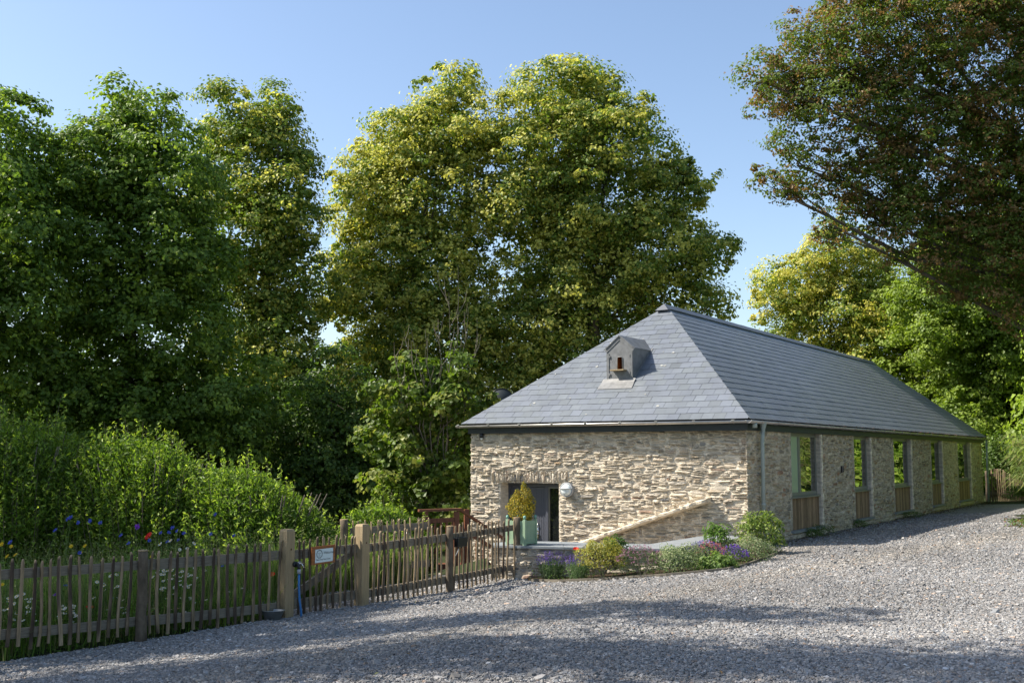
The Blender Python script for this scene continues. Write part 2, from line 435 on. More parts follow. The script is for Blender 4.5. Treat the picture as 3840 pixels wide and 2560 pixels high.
# front wall skins
mortar_sheet(w, .12, BWD, FB, WZ, fr, [DOOR], col=CREAM)
VS = (4.2, 6.15, 1.09, 1.35)
stone_field(w, .10, BWD + .02, FB, WZ, fr, [DOOR, VS], pal='front', smear=.66, big=.012, dv=.024, du=.04)
stone_field(w, 4.2, 6.15, 1.095, 1.37, fr, [], du=.033, dv=.033, vertical=True, big=0, prot=(.02, .055), smear=.7)
# door reveals
w.box(0, 1, 0, 1, FB, 1.09, lambda x, y, z: B(fa(5.93) + x * .4, 5.93 + y * .02 - x * .03, z), CREAM * .9)
w.box(0, 1, 0, 1, FB, 1.09, lambda x, y, z: B(fa(4.43) + x * .4, 4.41 + y * .02, z), CREAM * .9)
w.box(0, 1, 0, 1, 1.09, 1.12, lambda x, y, z: B(fa(5) + .01 + x * .4, 4.41 + y * 1.54, z), CREAM * .8)
# back up mass behind the skins so that no light leaks in
w.box(.42, .6, .3, 4.41, FB, WZ, B, CREAM); w.box(.42, .6, 5.97, 6.5, FB, WZ, B, CREAM); w.box(.42, .6, 4.41, 5.97, 1.12, WZ, B, CREAM)
# left long wall and far wall
w.box(.15, BL, BWD - .02, BWD, FB, WZ, B, CREAM * .8); w.box(BL - .05, BL, .12, BWD - .02, FB, WZ, B, CREAM * .7)
w.box(.3, BL - .3, .5, BWD - .1, WZ - .05, WZ, B, CREAM * .5)
front_wall = w.build('front_wall', M['stone'], barn)
front_wall['label'] = 'sunlit cream rubble stone end wall'

WINS = [(2.76, 4.85, .8), (7.7, 9.25, 0), (11.8, 13.9, 0), (16.75, 18.4, 0), (21.15, 23.5, 0)]
SIDEC = np.array([.54, .465, .36])
s = MB()
def sd(u, v, d): return B(u, .12 - d, v)          # u = a along the long wall
wh = [(a, b, .03, 2.3) for a, b, _ in WINS]
mortar_sheet(s, .14, BL, -.55, WZ, sd, wh, col=SIDEC * .95, du=.12, dv=.06, amp=.02)
stone_field(s, .12, BL, -.55, WZ, sd, [(a - .05, b + .05, -.0, 2.3) for a, b, _ in WINS], du=.045, dv=.026, prot=(.004, .03), pal='side', big=.03, smear=.34)
for a, b, _ in WINS:
    for (u0, u1) in ((a - .0, a + .012), (b - .012, b)):
        s.box(u0, u1, .1, .5, .03, WZ, B, CREAM * .85)
    s.box(a - .12, b + .12, .06, .13, -.08, .0, B, SIDEC)
    # lime flaunching round the far jamb
    for k in range(26):
        z = .1 + k * .08
        s.box(b - .0, b + random.uniform(.04, .13), .075, .125, z, z + .085, lambda x, y, zz: B(x, y + random.uniform(-.012, .004), zz), CREAM * 1.2)
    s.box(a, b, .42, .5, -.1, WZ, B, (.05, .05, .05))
side_wall = s.build('side_wall', M['side_stone'], barn)
side_wall['label'] = 'shaded grey brown rubble side wall with five tall windows'

def bbox_part(name, m, parent, *boxes, col=(1, 1, 1), smooth=False):
    mb = MB()
    for bx in boxes: mb.box(*bx, B, col)
    return mb.build(name, m, parent, smooth)
for k, (a, b, _) in enumerate(WINS):
    zb, zt = .8, 2.2
    fr_ = MB(); y0, y1 = .19, .25; t = .06
    a0, a1 = a + .013, b - .013
    mulls = [a + .83] if k == 0 else []
    fr_.box(a0, a0 + t, y0, y1, zb, zt, B); fr_.box(a1 - t, a1, y0, y1, zb, zt, B)
    fr_.box(a0 + t, a1 - t, y0, y1, zb, zb + t, B); fr_.box(a0 + t, a1 - t, y0, y1, zt - t - .03, zt, B)
    for mu in mulls: fr_.box(mu - .06, mu + .06, y0 - .003, y1, zb + t, zt - t - .03, B)
    # inner sash beads
    e = [a0 + t] + [mu - .06 for mu in mulls for _q in (0,)] ; 
    spans = [(a0 + t, a1 - t)] if not mulls else [(a0 + t, mulls[0] - .06), (mulls[0] + .06, a1 - t)]
    for (p, q) in spans:
        fr_.box(p, p + .03, y0 + .004, y1 - .01, zb + t, zt - t - .03, B); fr_.box(q - .03, q, y0 + .004, y1 - .01, zb + t, zt - t - .03, B)
        fr_.box(p + .03, q - .03, y0 + .004, y1 - .01, zb + t, zb + t + .03, B)
    win = fr_.build('window', M['frame_grey'], barn)
    for qi, (p, q) in enumerate(spans):
        g_ = MB(); g_.box(p + .03, q - .03, y0 + .01, y0 + .016, zb + t + .03, zt - t - .03, B)
        pane = g_.build('pane', M['blind'] if (k == 0 and qi == 0) else M['glass'], win)
        if k == 0 and qi == 0: pane['label'] = 'pale green left pane'
    bbox_part('sill', M['frame_grey'], win, (a0 - .02, a1 + .02, .1, .25, zb - .035, zb - .003))
    pn = MB(); x = a0
    while x < a1 - .02:
        ww = min(.085, a1 - x); gcol = random.uniform(.6, 1.5)
        pn.box(x, x + ww - .006, .155, .18 + random.uniform(0, .004), .085, zb - .037, B, (.28 * gcol, .19 * gcol, .115 * gcol)); x += ww
    pn.box(a0, a1, .183, .2, .085, zb - .037, B, (.02, .015, .01))
    pn.build('timber_panel', M['panel_wood'], barn)
    bbox_part('stone_sill', M['coping'], barn, (a - .06, b + .06, .04, .2, .03, .08))
# small black vent block
vb = MB()
vb.box(6.5, 6.62, .07, .1, 1.28, 1.44, B, (.01, .01, .01))
for z in (1.28, 1.333, 1.387, 1.433): vb.box(6.49, 6.63, .055, .07, z, z + .012, B, (.25, .22, .2))
vb.box(6.49, 6.505, .055, .069, 1.2921, 1.4329, B, (.25, .22, .2)); vb.box(6.615, 6.63, .055, .069, 1.2921, 1.4329, B, (.25, .22, .2))
vb.build('vent', M['litter'], barn)

# door unit
dr = MB(); da = .5
dz0, dz1 = -1.06, 1.08
def D(x, y, z): return B(da + y, x, z)
dr.box(5.86, 5.93, -.05, .06, dz0, dz1, D); dr.box(4.44, 4.5, -.05, .06, dz0, dz1, D); dr.box(4.5, 5.86, -.05, .06, dz1 - .08, dz1, D)
dr.box(4.86, 4.93, -.05, .06, dz0, dz1 - .08, D); dr.box(4.5, 4.86, -.05, .06, dz0, dz0 + .1, D)
door = dr.build('door_frame', M['door_grey'], barn)
lf = MB(); lf.box(4.935, 5.27, -.02, .03, dz0, .99, D); lf.box(5.53, 5.855, -.02, .03, dz0, .99, D)
lf.box(5.27, 5.53, -.02, .03, .62, .99, D); lf.box(5.27, 5.53, -.02, .03, dz0, -.75, D)
for x in (4.99, 5.05, 5.11, 5.17, 5.62, 5.7, 5.78): lf.box(x, x + .006, -.024, -.02, dz0 + .05, .95, D)
for bx in ((5.25, 5.29), (5.51, 5.55)): lf.box(bx[0], bx[1], -.035, -.0205, -.77, .64, D, )
lf.box(5.29, 5.51, -.035, -.0205, .6, .64, D)
leaf = lf.build('door', M['door_grey'], barn)
bb = MB(); bb.box(5.29, 5.51, .0, .006, -.75, .62, D); bb.build('door_pane', M['door_glass'], leaf)
bb = MB(); bb.box(4.52, 4.84, .0, .006, dz0 + .12, dz1 - .1, D); bb.build('side_light', M['door_glass'], door)
bb = MB()
for r_ in ((4.5, 4.525), (4.835, 4.86)): bb.box(r_[0], r_[1], -.03, .0, dz0 + .1, dz1 - .08, D)
bb.box(4.525, 4.835, -.03, .0, dz1 - .11, dz1 - .08, D); bb.build('side_light_bead', M['frame_grey'], door)
hd = MB(); hd.box(5.12, 5.17, -.035, -.02, -.15, .2, D)
hd.tube([B(da - .05, 5.145, -.04), B(da - .085, 5.145, -.04), B(da - .085, 5.28, -.045)], .012, 8)
hd.tube([B(da - .03, 5.145, -.04), B(da - .055, 5.145, -.04)], .032, 12); hd.tube([B(da - .03, 5.145, .14), B(da - .05, 5.145, .14)], .03, 12)
hd.build('door_handle', M['chrome'], leaf, True)

# sloping ledge across the end wall
lg = MB()
def ledge():
    n = 44; V = []; top0 = (3.98, -.2); top1 = (.93, .82)
    for i in range(n + 1):
        t = i / n; u = top0[0] + (top1[0] - top0[0]) * t; v = top0[1] + (top1[1] - top0[1]) * t
        e = (.2 + .16 * t) * min(1, .3 + t * 3) + random.uniform(-.02, .015); j = random.uniform(-.014, .014)
        V += [fr(u, v + .055 + j, -.02), fr(u, v + .04 + j, e * .6), fr(u, v + .015 + j, e), fr(u, v - .03 + j, e * .97), fr(u, v - .05, e * .8), fr(u, v - .06, -.02)]
    F_ = []
    for i in range(n):
        for k in range(5): F_.append((i * 6 + k, i * 6 + k + 1, (i + 1) * 6 + k + 1, (i + 1) * 6 + k))
    F_.append((0, 1, 2, 3, 4, 5)); F_.append(tuple(n * 6 + k for k in (5, 4, 3, 2, 1, 0)))
    lg.add(V, F_, CREAM * .92)
ledge()
lg.build('stone_ledge', M['stone'], barn)

# roof
RW, RLn, EZ, RIN, RISE = 6.874, 26.585, 2.428, 3.754, 2.889
def clip(poly, planes):
    for (nx, ny, d) in planes:
        out = []
        for i in range(len(poly)):
            p, q = poly[i - 1], poly[i]
            dp = p[0] * nx + p[1] * ny - d; dq = q[0] * nx + q[1] * ny - d
            if dp <= 0 and dq <= 0: out.append(q)
            elif dp <= 0 or dq <= 0:
                t = dp / (dp - dq); c = (p[0] + (q[0] - p[0]) * t, p[1] + (q[1] - p[1]) * t)
                out.append(c)
                if dq <= 0: out.append(q)
        poly = out
        if len(poly) < 3: return []
    return poly
def slope(mb, O, U, Vv, width, inset0, inset1, slen, seed, tone=1.0):
    """O eave corner, U unit along the eave, Vv unit up the slope; region is a trapezoid"""
    O, U, Vv = Vector(O), Vector(U), Vector(Vv); Nn = U.cross(Vv)
    if Nn.z < 0: Nn = -Nn
    def P(u, v, h): return tuple(O + U * u + Vv * v + Nn * h)
    mb.add([P(0, 0, -.01), P(width, 0, -.01), P(width - inset1, slen, -.01), P(inset0, slen, -.01)], [(0, 1, 2, 3)], (.03, .032, .036))
    def norm(nx, ny, d): l = math.hypot(nx, ny); return (nx / l, ny / l, d / l)
    planes = [norm(-slen, inset0, 0), norm(slen, inset1, width * slen), (0, 1, slen)]
    g = .2154; rnd = random.Random(seed); k = 0; v0 = -.03
    while v0 < slen:
        off = (k % 2) * .125 + rnd.uniform(-.01, .01); u = -off
        while u < width:
            w_ = .25; gap = .0025
            ju = rnd.uniform(-.003, .003); jv = rnd.uniform(-.003, .003); jl = rnd.uniform(0, .003)
            poly = [(u + gap + ju, v0 + jv), (u + w_ - gap + ju, v0 + jv), (u + w_ - gap + ju, v0 + g + .03), (u + gap + ju, v0 + g + .03)]
            poly = clip(poly, planes if v0 > 0 else planes)
            if v0 < 0 and len(poly) < 3: pass
            if len(poly) >= 3:
                n = len(poly)
                def lift(v): return .0135 - .0085 * (v - v0) / (g + .03) + jl
                Vt = [P(a, b, lift(b)) for a, b in poly] + [P(a, b, lift(b) - .0075) for a, b in poly]
                Ff = [tuple(range(n))] + [(i, n + i, n + (i + 1) % n, (i + 1) % n) for i in range(n)]
                gg = rnd.gauss(1, .04) * tone * 1.08 * (rnd.choice((.8, 1.22)) if rnd.random() < .025 else 1); bl = rnd.uniform(.96, 1.05)
                mb.add(Vt, Ff, (.128 * gg, .142 * gg, .158 * gg * bl))
            u += w_
        v0 += g; k += 1
def unit(p, q): v = Vector(q) - Vector(p); return v, v.length
def plane_slope(mb, p0, p1, a0, a1, inset0, inset1, seed, tone=1.0):
    U = (Vector(p1) - Vector(p0)); Wd = U.length; U.normalize()
    base = Vector(p0) + U * inset0; Vv = Vector(a0) - base; sl = Vv.length; Vv.normalize()
    slope(mb, p0, U, Vv, Wd, inset0, inset1, sl, seed, tone)
E00, E0W, EL0, ELW = B(0, 0, EZ), B(0, RW, EZ), B(RLn, 0, EZ), B(RLn, RW, EZ)
A0, A1 = B(RIN, RW / 2, EZ + RISE), B(RLn - RIN, RW / 2, EZ + RISE)
rm = MB(); plane_slope(rm, E00, E0W, A0, A0, RW / 2, RW / 2, 1)
roof = rm.build('front_roof_slope', M['slate'], barn); roof['label'] = 'triangular slate hip facing the camera'
rm = MB(); plane_slope(rm, E00, EL0, A0, A1, RIN, RIN, 2)
roof2 = rm.build('side_roof_slope', M['slate'], barn)
rm = MB(); plane_slope(rm, E0W, ELW, A0, A1, RIN, RIN, 3); plane_slope(rm, EL0, ELW, A1, A1, RW / 2, RW / 2, 4)
rm.build('rear_roof_slope', M['slate'], barn)
rc = MB(); nC = int((RLn - 2 * RIN + .2) / .46)
for i in range(nC + 1):
    a = RIN - .1 + i * .46; zz = EZ + RISE + .03 + (i % 2) * .003; wv = .16; a2 = a + .455
    for sg in (-1, 1):
        P0 = [B(a, RW / 2, zz + .02), B(a2, RW / 2, zz + .02), B(a2, RW / 2 + sg * wv, zz + .02 - wv * .84), B(a, RW / 2 + sg * wv, zz + .02 - wv * .84)]
        P1 = [(p[0], p[1], p[2] - .018) for p in P0]
        rc.add(P0 + P1, [(0, 1, 2, 3), (7, 6, 5, 4), (0, 3, 7, 4), (1, 5, 6, 2), (3, 2, 6, 7), (0, 4, 5, 1)], (.085, .095, .115))
rc.add([B(RIN - .14, RW / 2, EZ + RISE + .055), B(RIN - .3, RW / 2 + .17, EZ + RISE - .12), B(RIN - .3, RW / 2 - .17, EZ + RISE - .12), B(RIN - .1, RW / 2 + .16, EZ + RISE - .1), B(RIN - .1, RW / 2 - .16, EZ + RISE - .1)], [(0, 1, 2), (0, 3, 1), (0, 2, 4)], (.1, .11, .125))
rc.build('ridge_cap', M['slate'], barn)
# splash of droppings, lead apron below the dormer, lichen spots
def on_front(b, a, h=.024): return B(a - h * .61, b, EZ + a * RISE / RIN + h * .79)
rr = random.Random(5)
for _ in range(26):
    sp = MB(); a = rr.uniform(.15, 2.6); b = rr.uniform(a * .92 + .2, RW - a * .92 - .2); r_ = rr.uniform(.012, .04)
    P_ = [on_front(b + r_ * math.cos(k) * rr.uniform(.4, 1.3), a + r_ * math.sin(k) * rr.uniform(.3, 1), .0225) for k in np.linspace(0, 5.6, 8)]
    c = rr.uniform(.25, .42); sp.add(P_, [tuple(range(8))], (c, c, c * .92)); sp.build('lichen_spot', M['litter'], roof)

# fascia, soffit, gutters, downpipes
fs = MB(); z0, z1 = 2.19, 2.405
fs.box(.05, RLn - .3, .055, .08, z0, z1, B); fs.box(.05, .08, .0801, RW - .13, z0, z1, B); fs.box(.0801, .3, .0801, RW - .13, z0 + .01, z0 + .02, B)
fs.box(.0801, BL + .2, .0801, .2, z0 + .012, z0 + .022, B)
fs.box(BL + .2, RLn - .3, .0801, RW - .1, z0, z1, B); fs.box(.0801, BL + .2, RW - .13, RW - .1, z0, z1, B)
fs.build('fascia', M['fascia'], barn)
def gutter(mb, p, q, r_=.058, out=None):
    p, q = Vector(p), Vector(q); d = (q - p).normalized(); o = Vector(out); n = 9; V = []
    for e in (p, q):
        for k in range(n):
            an = math.pi * k / (n - 1)
            V.append(tuple(e + o * (math.cos(an) * r_) - Vector((0, 0, 1)) * (math.sin(an) * r_)))
        for k in range(n):
            an = math.pi * (n - 1 - k) / (n - 1)
            V.append(tuple(e + o * (math.cos(an) * (r_ - .006)) - Vector((0, 0, 1)) * (math.sin(an) * (r_ - .006))))
    m_ = 2 * n
    F_ = [(k, (k + 1) % m_, m_ + (k + 1) % m_, m_ + k) for k in range(m_)] + [tuple(range(m_))[::-1], tuple(range(m_, 2 * m_))]
    mb.add(V, F_)
gt = MB(); of = B(-1, 0, 0); oo = Vector((-DL[0], -DL[1], 0)); os_ = Vector((-DW[0], -DW[1], 0))
gutter(gt, B(-.03, -.05, 2.385), B(-.03, RW + .14, 2.372), out=oo)
g1 = gt.build('front_gutter', M['zinc'], barn, True); g1['label'] = 'shiny zinc gutter along the front eave'
for k in range(9):
    b_ = .3 + k * .83; br = MB()
    br.tube([B(-.03 - .066 * math.cos(t), b_, 2.39 - .001 * b_ - .066 * math.sin(t)) for t in np.linspace(0, math.pi, 8)], .008, 5)
    br.box(-.093, -.08, b_ - .03, b_ + .03, 2.385 - .006, 2.4, B)
    br.build('bracket', M['zinc'], g1)
gt = MB(); gutter(gt, B(-.1, -.03, 2.385), B(RLn + .05, -.03, 2.365), out=os_)
g2 = gt.build('side_gutter', M['zinc'], barn, True)
for k in range(27):
    a_ = .5 + k * .97; br = MB()
    br.tube([B(a_, -.03 - .066 * math.cos(t), 2.386 - .0008 * a_ - .066 * math.sin(t)) for t in np.linspace(0, math.pi, 8)], .009, 5)
    br.build('bracket', M['zinc'], g2)
# leaf litter caught in the side gutter
ll = MB(); rr = random.Random(11)
for _ in range(900):
    a_ = rr.uniform(.6, 26.4) ** 1.0; b_ = -.03 + rr.uniform(-.055, .05); z_ = 2.39 + rr.uniform(-.01, .035)
    sz = rr.uniform(.012, .035); an = rr.uniform(0, 6.28); ti = rr.uniform(-.8, .8)
    cc = rr.uniform(.5, 1.4) * (np.array([.16, .1, .06]) if (rr.random() < .3 + a_ / 35) else np.array([.07, .075, .08]))
    P_ = [B(a_ + sz * math.cos(an + q), b_ + sz * .8 * math.sin(an + q), z_ + sz * ti * math.cos(an + q + 1)) for q in (0, 1.4, 3.1, 4.5)]
    ll.add(P_, [(0, 1, 2, 3)], cc)
ll.build('leaf_litter', M['litter'], g2)
dp = MB(); dp.tube([B(.22, -.03, 2.34), B(.22, -.03, 2.24), B(.6, .02, 2.1), B(.62, .035, -.2)][0:2], .05, 14)
dp.lathe([(.075, .0), (.07, -.05), (.042, -.14), (.042, -.2)], B(.72, -.02, 2.36), 14)
dp.tube([B(.72, -.02, 2.3), B(.72, .0, 2.0), B(.74, .02, -.22)], .04, 14)
for z in (2.12, 1.45, .7): dp.tube([B(.735, .01, z), B(.735, .01, z + .05)], .047, 14)
dp2 = dp.build('downpipe', M['pipe'], barn, True)
dp = MB(); dp.tube([B(26.5, -.02, 2.34), B(26.5, .0, -.25)], .04, 12)
for z in (2.1, 1.3, .6): dp.tube([B(26.5, -.01, z), B(26.5, -.01, z + .05)], .047, 12)
dp.build('downpipe', M['pipe'], barn, True)

# dormer with pigeon hole
dm = MB(); DA = 1.2; b0, b1, bc = 3.11, 3.755, 3.43; zb, ze, zp = 3.345, 4.09, 4.36
hb0, hb1, hz0, hz1 = 3.36, 3.485, 3.605, 3.885
def zroof(a): return EZ + a * RISE / RIN
def Q(b, z, a=DA): return B(a, b, z)
# front face with an opening, built from strips
dm.add([Q(b0, zb), Q(b1, zb), Q(b1, hz0), Q(b0, hz0)], [(0, 1, 2, 3)])
dm.add([Q(b0, hz0), Q(hb0, hz0), Q(hb0, hz1), Q(b0, hz1)], [(0, 1, 2, 3)])
dm.add([Q(hb1, hz0), Q(b1, hz0), Q(b1, hz1), Q(hb1, hz1)], [(0, 1, 2, 3)])
dm.add([Q(b0, hz1), Q(b1, hz1), Q(b1, ze), Q(bc, zp), Q(b0, ze)], [(0, 1, 2, 3, 4)])
for bb_ in (b0, b1):
    dm.add([Q(bb_, zb), Q(bb_, ze), Q(bb_, ze, DA + 1.0), Q(bb_, zb, DA + .0)], [(0, 1, 2, 3)])
dormer = dm.build('dormer', M['lead'], barn); dormer['label'] = 'small lead clad dormer with a pigeon hole'
dm = MB()
for sg, be in ((-1, b0 - .015), (1, b1 + .015)):
    P0 = [B(DA - .03, bc, zp + .015), B(DA - .03, be, ze - .0), B(2.25, be, ze - .0), B(2.6, bc, zp + .015)]
    P1 = [(p[0], p[1], p[2] - .02) for p in P0]
    dm.add(P0 + P1, [(0, 1, 2, 3), (7, 6, 5, 4), (0, 4, 5, 1), (1, 5, 6, 2)])
dm.build('dormer_roof', M['lead'], dormer)
dm = MB()
# lead barge strips, flashing clips and rolled rim of the opening
def strip(mb, pts, w_, a=DA - .012, a2=DA):
    for (p, q) in zip(pts[:-1], pts[1:]):
        d = Vector((q[0] - p[0], q[1] - p[1])); d.normalize(); n_ = Vector((-d.y, d.x)) * w_
        P0 = [(p[0], p[1]), (q[0], q[1]), (q[0] + n_.x, q[1] + n_.y), (p[0] + n_.x, p[1] + n_.y)]
        V = [B(a, x, z) for x, z in P0] + [B(a2, x, z) for x, z in P0]
        mb.add(V, [(0, 1, 2, 3), (0, 4, 5, 1), (1, 5, 6, 2), (2, 6, 7, 3), (3, 7, 4, 0)])
strip(dm, [(b1, ze - .1), (bc, zp - .1)], -.0999); strip(dm, [(bc, zp - .1), (b0, ze - .1)], -.0999, DA - .014)
dm.box(DA - .013, DA, b0, b0 + .06, zb, ze - .12, B); dm.box(DA - .013, DA, b1 - .06, b1, zb, ze - .12, B)
for (x, z) in ((b0 + .07, 3.9), (b0 + .07, 3.52), (b1 - .075, 3.9), (b1 - .075, 3.5)): dm.box(DA - .022, DA - .0135, x - .014, x + .014, z - .03, z + .03, B)
dm.build('flashing_strip', M['lead'], dormer)
dm = MB()
dm.tube([Q(hb0, hz0, DA - .008), Q(hb0, hz1 - .02, DA - .008), Q(hb0 + .02, hz1, DA - .008), Q(hb1 - .02, hz1, DA - .008), Q(hb1, hz1 - .02, DA - .008), Q(hb1, hz0, DA - .008)], .009, 6)
dm.build('hole_rim', M['lead_pale'], dormer, True)
dm = MB(); dm.box(DA + .002, DA + .25, hb0 - .002, hb0 + .0, hz0, hz1, B); dm.box(DA + .002, DA + .25, hb1, hb1 + .002, hz0, hz1, B); dm.box(DA + .25, DA + .255, hb0, hb1, hz0, hz1, B)
dm.box(DA + .002, DA + .25, hb0, hb1, hz0 - .006, hz0, B)
dm.build('nest_box', M['sign_wood'], dormer)
dm = MB(); dm.box(DA - .16, DA + .0, 3.26, 3.6, hz0 - .035, hz0 - .008, B); dm.build('perch', M['post_wood'], dormer)
dm = MB()
P_ = [on_front(b, a, h) for b, a, h in ((3.03, 1.13, .03), (3.84, 1.13, .03), (3.86, .93, .022), (3.0, .93, .022), (3.03, 1.21, .05), (3.84, 1.21, .05))]
dm.add(P_, [(0, 1, 2, 3), (4, 5, 1, 0)]); dm.build('lead_apron', M['lead_pale'], dormer)
dm = MB()
for (bq, sgn) in ((b0 - .005, -1), (b1 + .005, 1)):
    P_ = [on_front(bq, 1.17, .026), on_front(bq, 2.2, .026), on_front(bq + sgn * .035, 2.2, .024), on_front(bq + sgn * .035, 1.17, .024)]
    dm.add(P_, [(0, 1, 2, 3)])
dm.build('side_flashing', M['lead_pale'], dormer)
rebase(barn, B(0, 0, 0))

# things fixed on the barn
lamp = thing('wall_lamp', 'round grey bulkhead lamp with frosted glass beside the door', 'lamp')
def FR(b, z, d): return B(fa(b) - d, b, z)
def disc(mb, b, z, prof, n=24):
    V = []; F_ = []
    for r_, d in prof:
        for k in range(n):
            an = 2 * math.pi * k / n; V.append(FR(b + r_ * math.cos(an), z + r_ * math.sin(an), d))
    for i in range(len(prof) - 1):
        for k in range(n): F_.append((i * n + k, i * n + (k + 1) % n, (i + 1) * n + (k + 1) % n, (i + 1) * n + k))
    F_.append(tuple((len(prof) - 1) * n + k for k in range(n)))
    mb.add(V, F_)
m_ = MB(); disc(m_, 4.18, .96, [(.15, .0), (.15, .09), (.158, .1), (.158, .13), (.132, .135), (.13, .12)]); m_.build('housing', M['grey_plastic'], lamp, True)
m_ = MB(); disc(m_, 4.18, .96, [(.128, .12), (.12, .15), (.095, .175), (.05, .19), (.005, .193)]); m_.build('glass_dome', M['lamp_glass'], lamp, True)
m_ = MB()
m_.tube([FR(4.18 + x, .985, .13 + .075 * math.sqrt(max(0, 1 - (x / .13) ** 2))) for x in np.linspace(-.13, .13, 13)], .02, 6, squash=.5)
m_.build('guard_bar', M['grey_plastic'], lamp, True)
rebase(lamp, FR(4.18, .8, 0))
cam_ = thing('security_camera', 'small black and white dome camera under the front eave', 'camera')
m_ = MB(); m_.lathe([(.001, .1), (.05, .1), (.05, .02), (.035, .0)], B(fa(6.4) - .06, 6.4, 2.09), 14); m_.build('housing', M['black'], cam_, True)
m_ = MB(); m_.lathe([(.034, .0), (.03, -.025), (.015, -.04), (.001, -.044)], B(fa(6.4) - .06, 6.4, 2.09), 14); m_.build('dome', M['lamp_glass'], cam_, True)
rebase(cam_, B(fa(6.4) - .06, 6.4, 2.09))
dish = thing('satellite_dish', 'dark mesh satellite dish showing past the left edge of the roof', 'satellite dish')
m_ = MB(); n = 24; V = []; F_ = []
dc = Vector((-.31, 32.0, 3.28))
for i, rr_ in enumerate((.001, .14, .27, .36)):
    for k in range(n):
        an = 2 * math.pi * k / n; V.append(tuple(dc + Vector((rr_ * math.cos(an), .35 * rr_ * rr_ * 3 - .1, rr_ * 1.05 * math.sin(an)))))
for i in range(3):
    for k in range(n): F_.append((i * n + k, i * n + (k + 1) % n, (i + 1) * n + (k + 1) % n, (i + 1) * n + k))
m_.add(V, F_); m_.build('reflector', M['fascia'], dish, True)
m_ = MB(); m_.tube([tuple(dc + Vector((.37 * math.cos(a), .03, .385 * math.sin(a)))) for a in np.linspace(0, 2 * math.pi, 30)], .012, 6); m_.build('rim', M['black'], dish, True)
m_ = MB(); m_.tube([tuple(dc + Vector((0, -.1, 0))), (.3, 32.2, 3.1), (1.5, 32.5, 2.6), (2.9, 32.6, 2.3)], .03, 8); m_.build('mast', M['galv'], dish, True)
rebase(dish, (2.9, 32.6, 2.2))

# ------------------------------------------------------------------ terrace, low wall, planter
tf = MB(); tf.box(-3.2, .32, .5, 7.0, -1.12, -1.06, B, (1, 1, 1)); tag(tf.build('terrace', M['flag']), kind='structure')
lw = thing('low_wall', 'low stone retaining wall with slate coping above the flower bed', 'wall')
outer = [(-.35, 19.42), (.12, 19.22), (.9, 19.0), (2.684, 18.62), (4.36, 21.12), (4.45, 21.6)]
inner = [(-.35, 19.95), (.12, 20.35), (.9, 20.2), (2.45, 19.65), (3.62, 21.45), (4.0, 21.9)]
cop = MB()
for i in range(len(outer) - 1):
    sub = 2 if i in (2, 3) else 1
    for k in range(sub):
        def L_(P, t): return (P[i][0] + (P[i + 1][0] - P[i][0]) * t, P[i][1] + (P[i + 1][1] - P[i][1]) * t)
        t0, t1 = k / sub + .003, (k + 1) / sub - .003
        g_ = random.uniform(.92, 1.08)
        cop.prism([L_(outer, t0), L_(outer, t1), L_(inner, t1), L_(inner, t0)], .085 + random.uniform(0, .002), .12 + random.uniform(0, .003), None, (g_, g_, g_))
cop.build('coping', M['coping'], lw)
ws = MB()
def wall_run(p, q, zb0, zb1, inset=.06, face=1):
    p = np.array(p); q = np.array(q); d = q - p; Ln = np.hypot(*d); d = d / Ln; n = np.array([d[1], -d[0]]) * face
    def fn(u, v, dd): P_ = p + d * u + n * (dd - inset); return (P_[0], P_[1], v)
    zb = min(zb0, zb1) - .15
    mortar_sheet(ws, 0, Ln, zb, .085, fn, col=CREAM * .7)
    stone_field(ws, 0, Ln, zb, .08, fn, prot=(.01, .045), smear=.35, pal='front')
for i in range(len(outer) - 1): wall_run(outer[i], outer[i + 1], -.5, -.5)
for i in range(len(inner) - 1): wall_run(inner[i], inner[i + 1], -1.1, -1.1, face=-1)
wall_run((-.35, 19.95), (-.35, 19.42), -.6, -.6, 0)
ws.build('wall', M['stone'], lw)
rebase(lw, (1, 19, -.4))
tag(sheet('flower_bed', np.arange(-.6, 5.6, .08), np.arange(17.2, 21.6, .08), .02, M['soil'], lambda x, y: inpoly(x, y, BED)), kind='structure')
ed = MB()
bp_ = BED[:9]
for i in range(8):
    p, q = bp_[i], bp_[i + 1]; z = gzf(*p); z2 = gzf(*q); d = (q - p) / np.hypot(*(q - p)); n = np.array([d[1], -d[0]]) * .012
    ed.add([(p[0] - n[0], p[1] - n[1], z - .1), (q[0] - n[0], q[1] - n[1], z2 - .1), (q[0] - n[0], q[1] - n[1], z2 + .05), (p[0] - n[0], p[1] - n[1], z + .05),
            (p[0] + n[0], p[1] + n[1], z - .1), (q[0] + n[0], q[1] + n[1], z2 - .1), (q[0] + n[0], q[1] + n[1], z2 + .05), (p[0] + n[0], p[1] + n[1], z + .05)],
           [(0, 1, 2, 3), (4, 7, 6, 5), (3, 2, 6, 7), (0, 3, 7, 4), (1, 5, 6, 2)])
tag(ed.build('bed_edging', M['rail_wood']), 'thin timber edging board between flower bed and gravel', 'edging')
pv = MB(); pv.prism([(-1.5, 19.3), (-.08, 19.05), (-.1, 20.6), (-1.3, 21.0)], -.53, -.475); tag(pv.build('path', M['flag']), kind='structure')

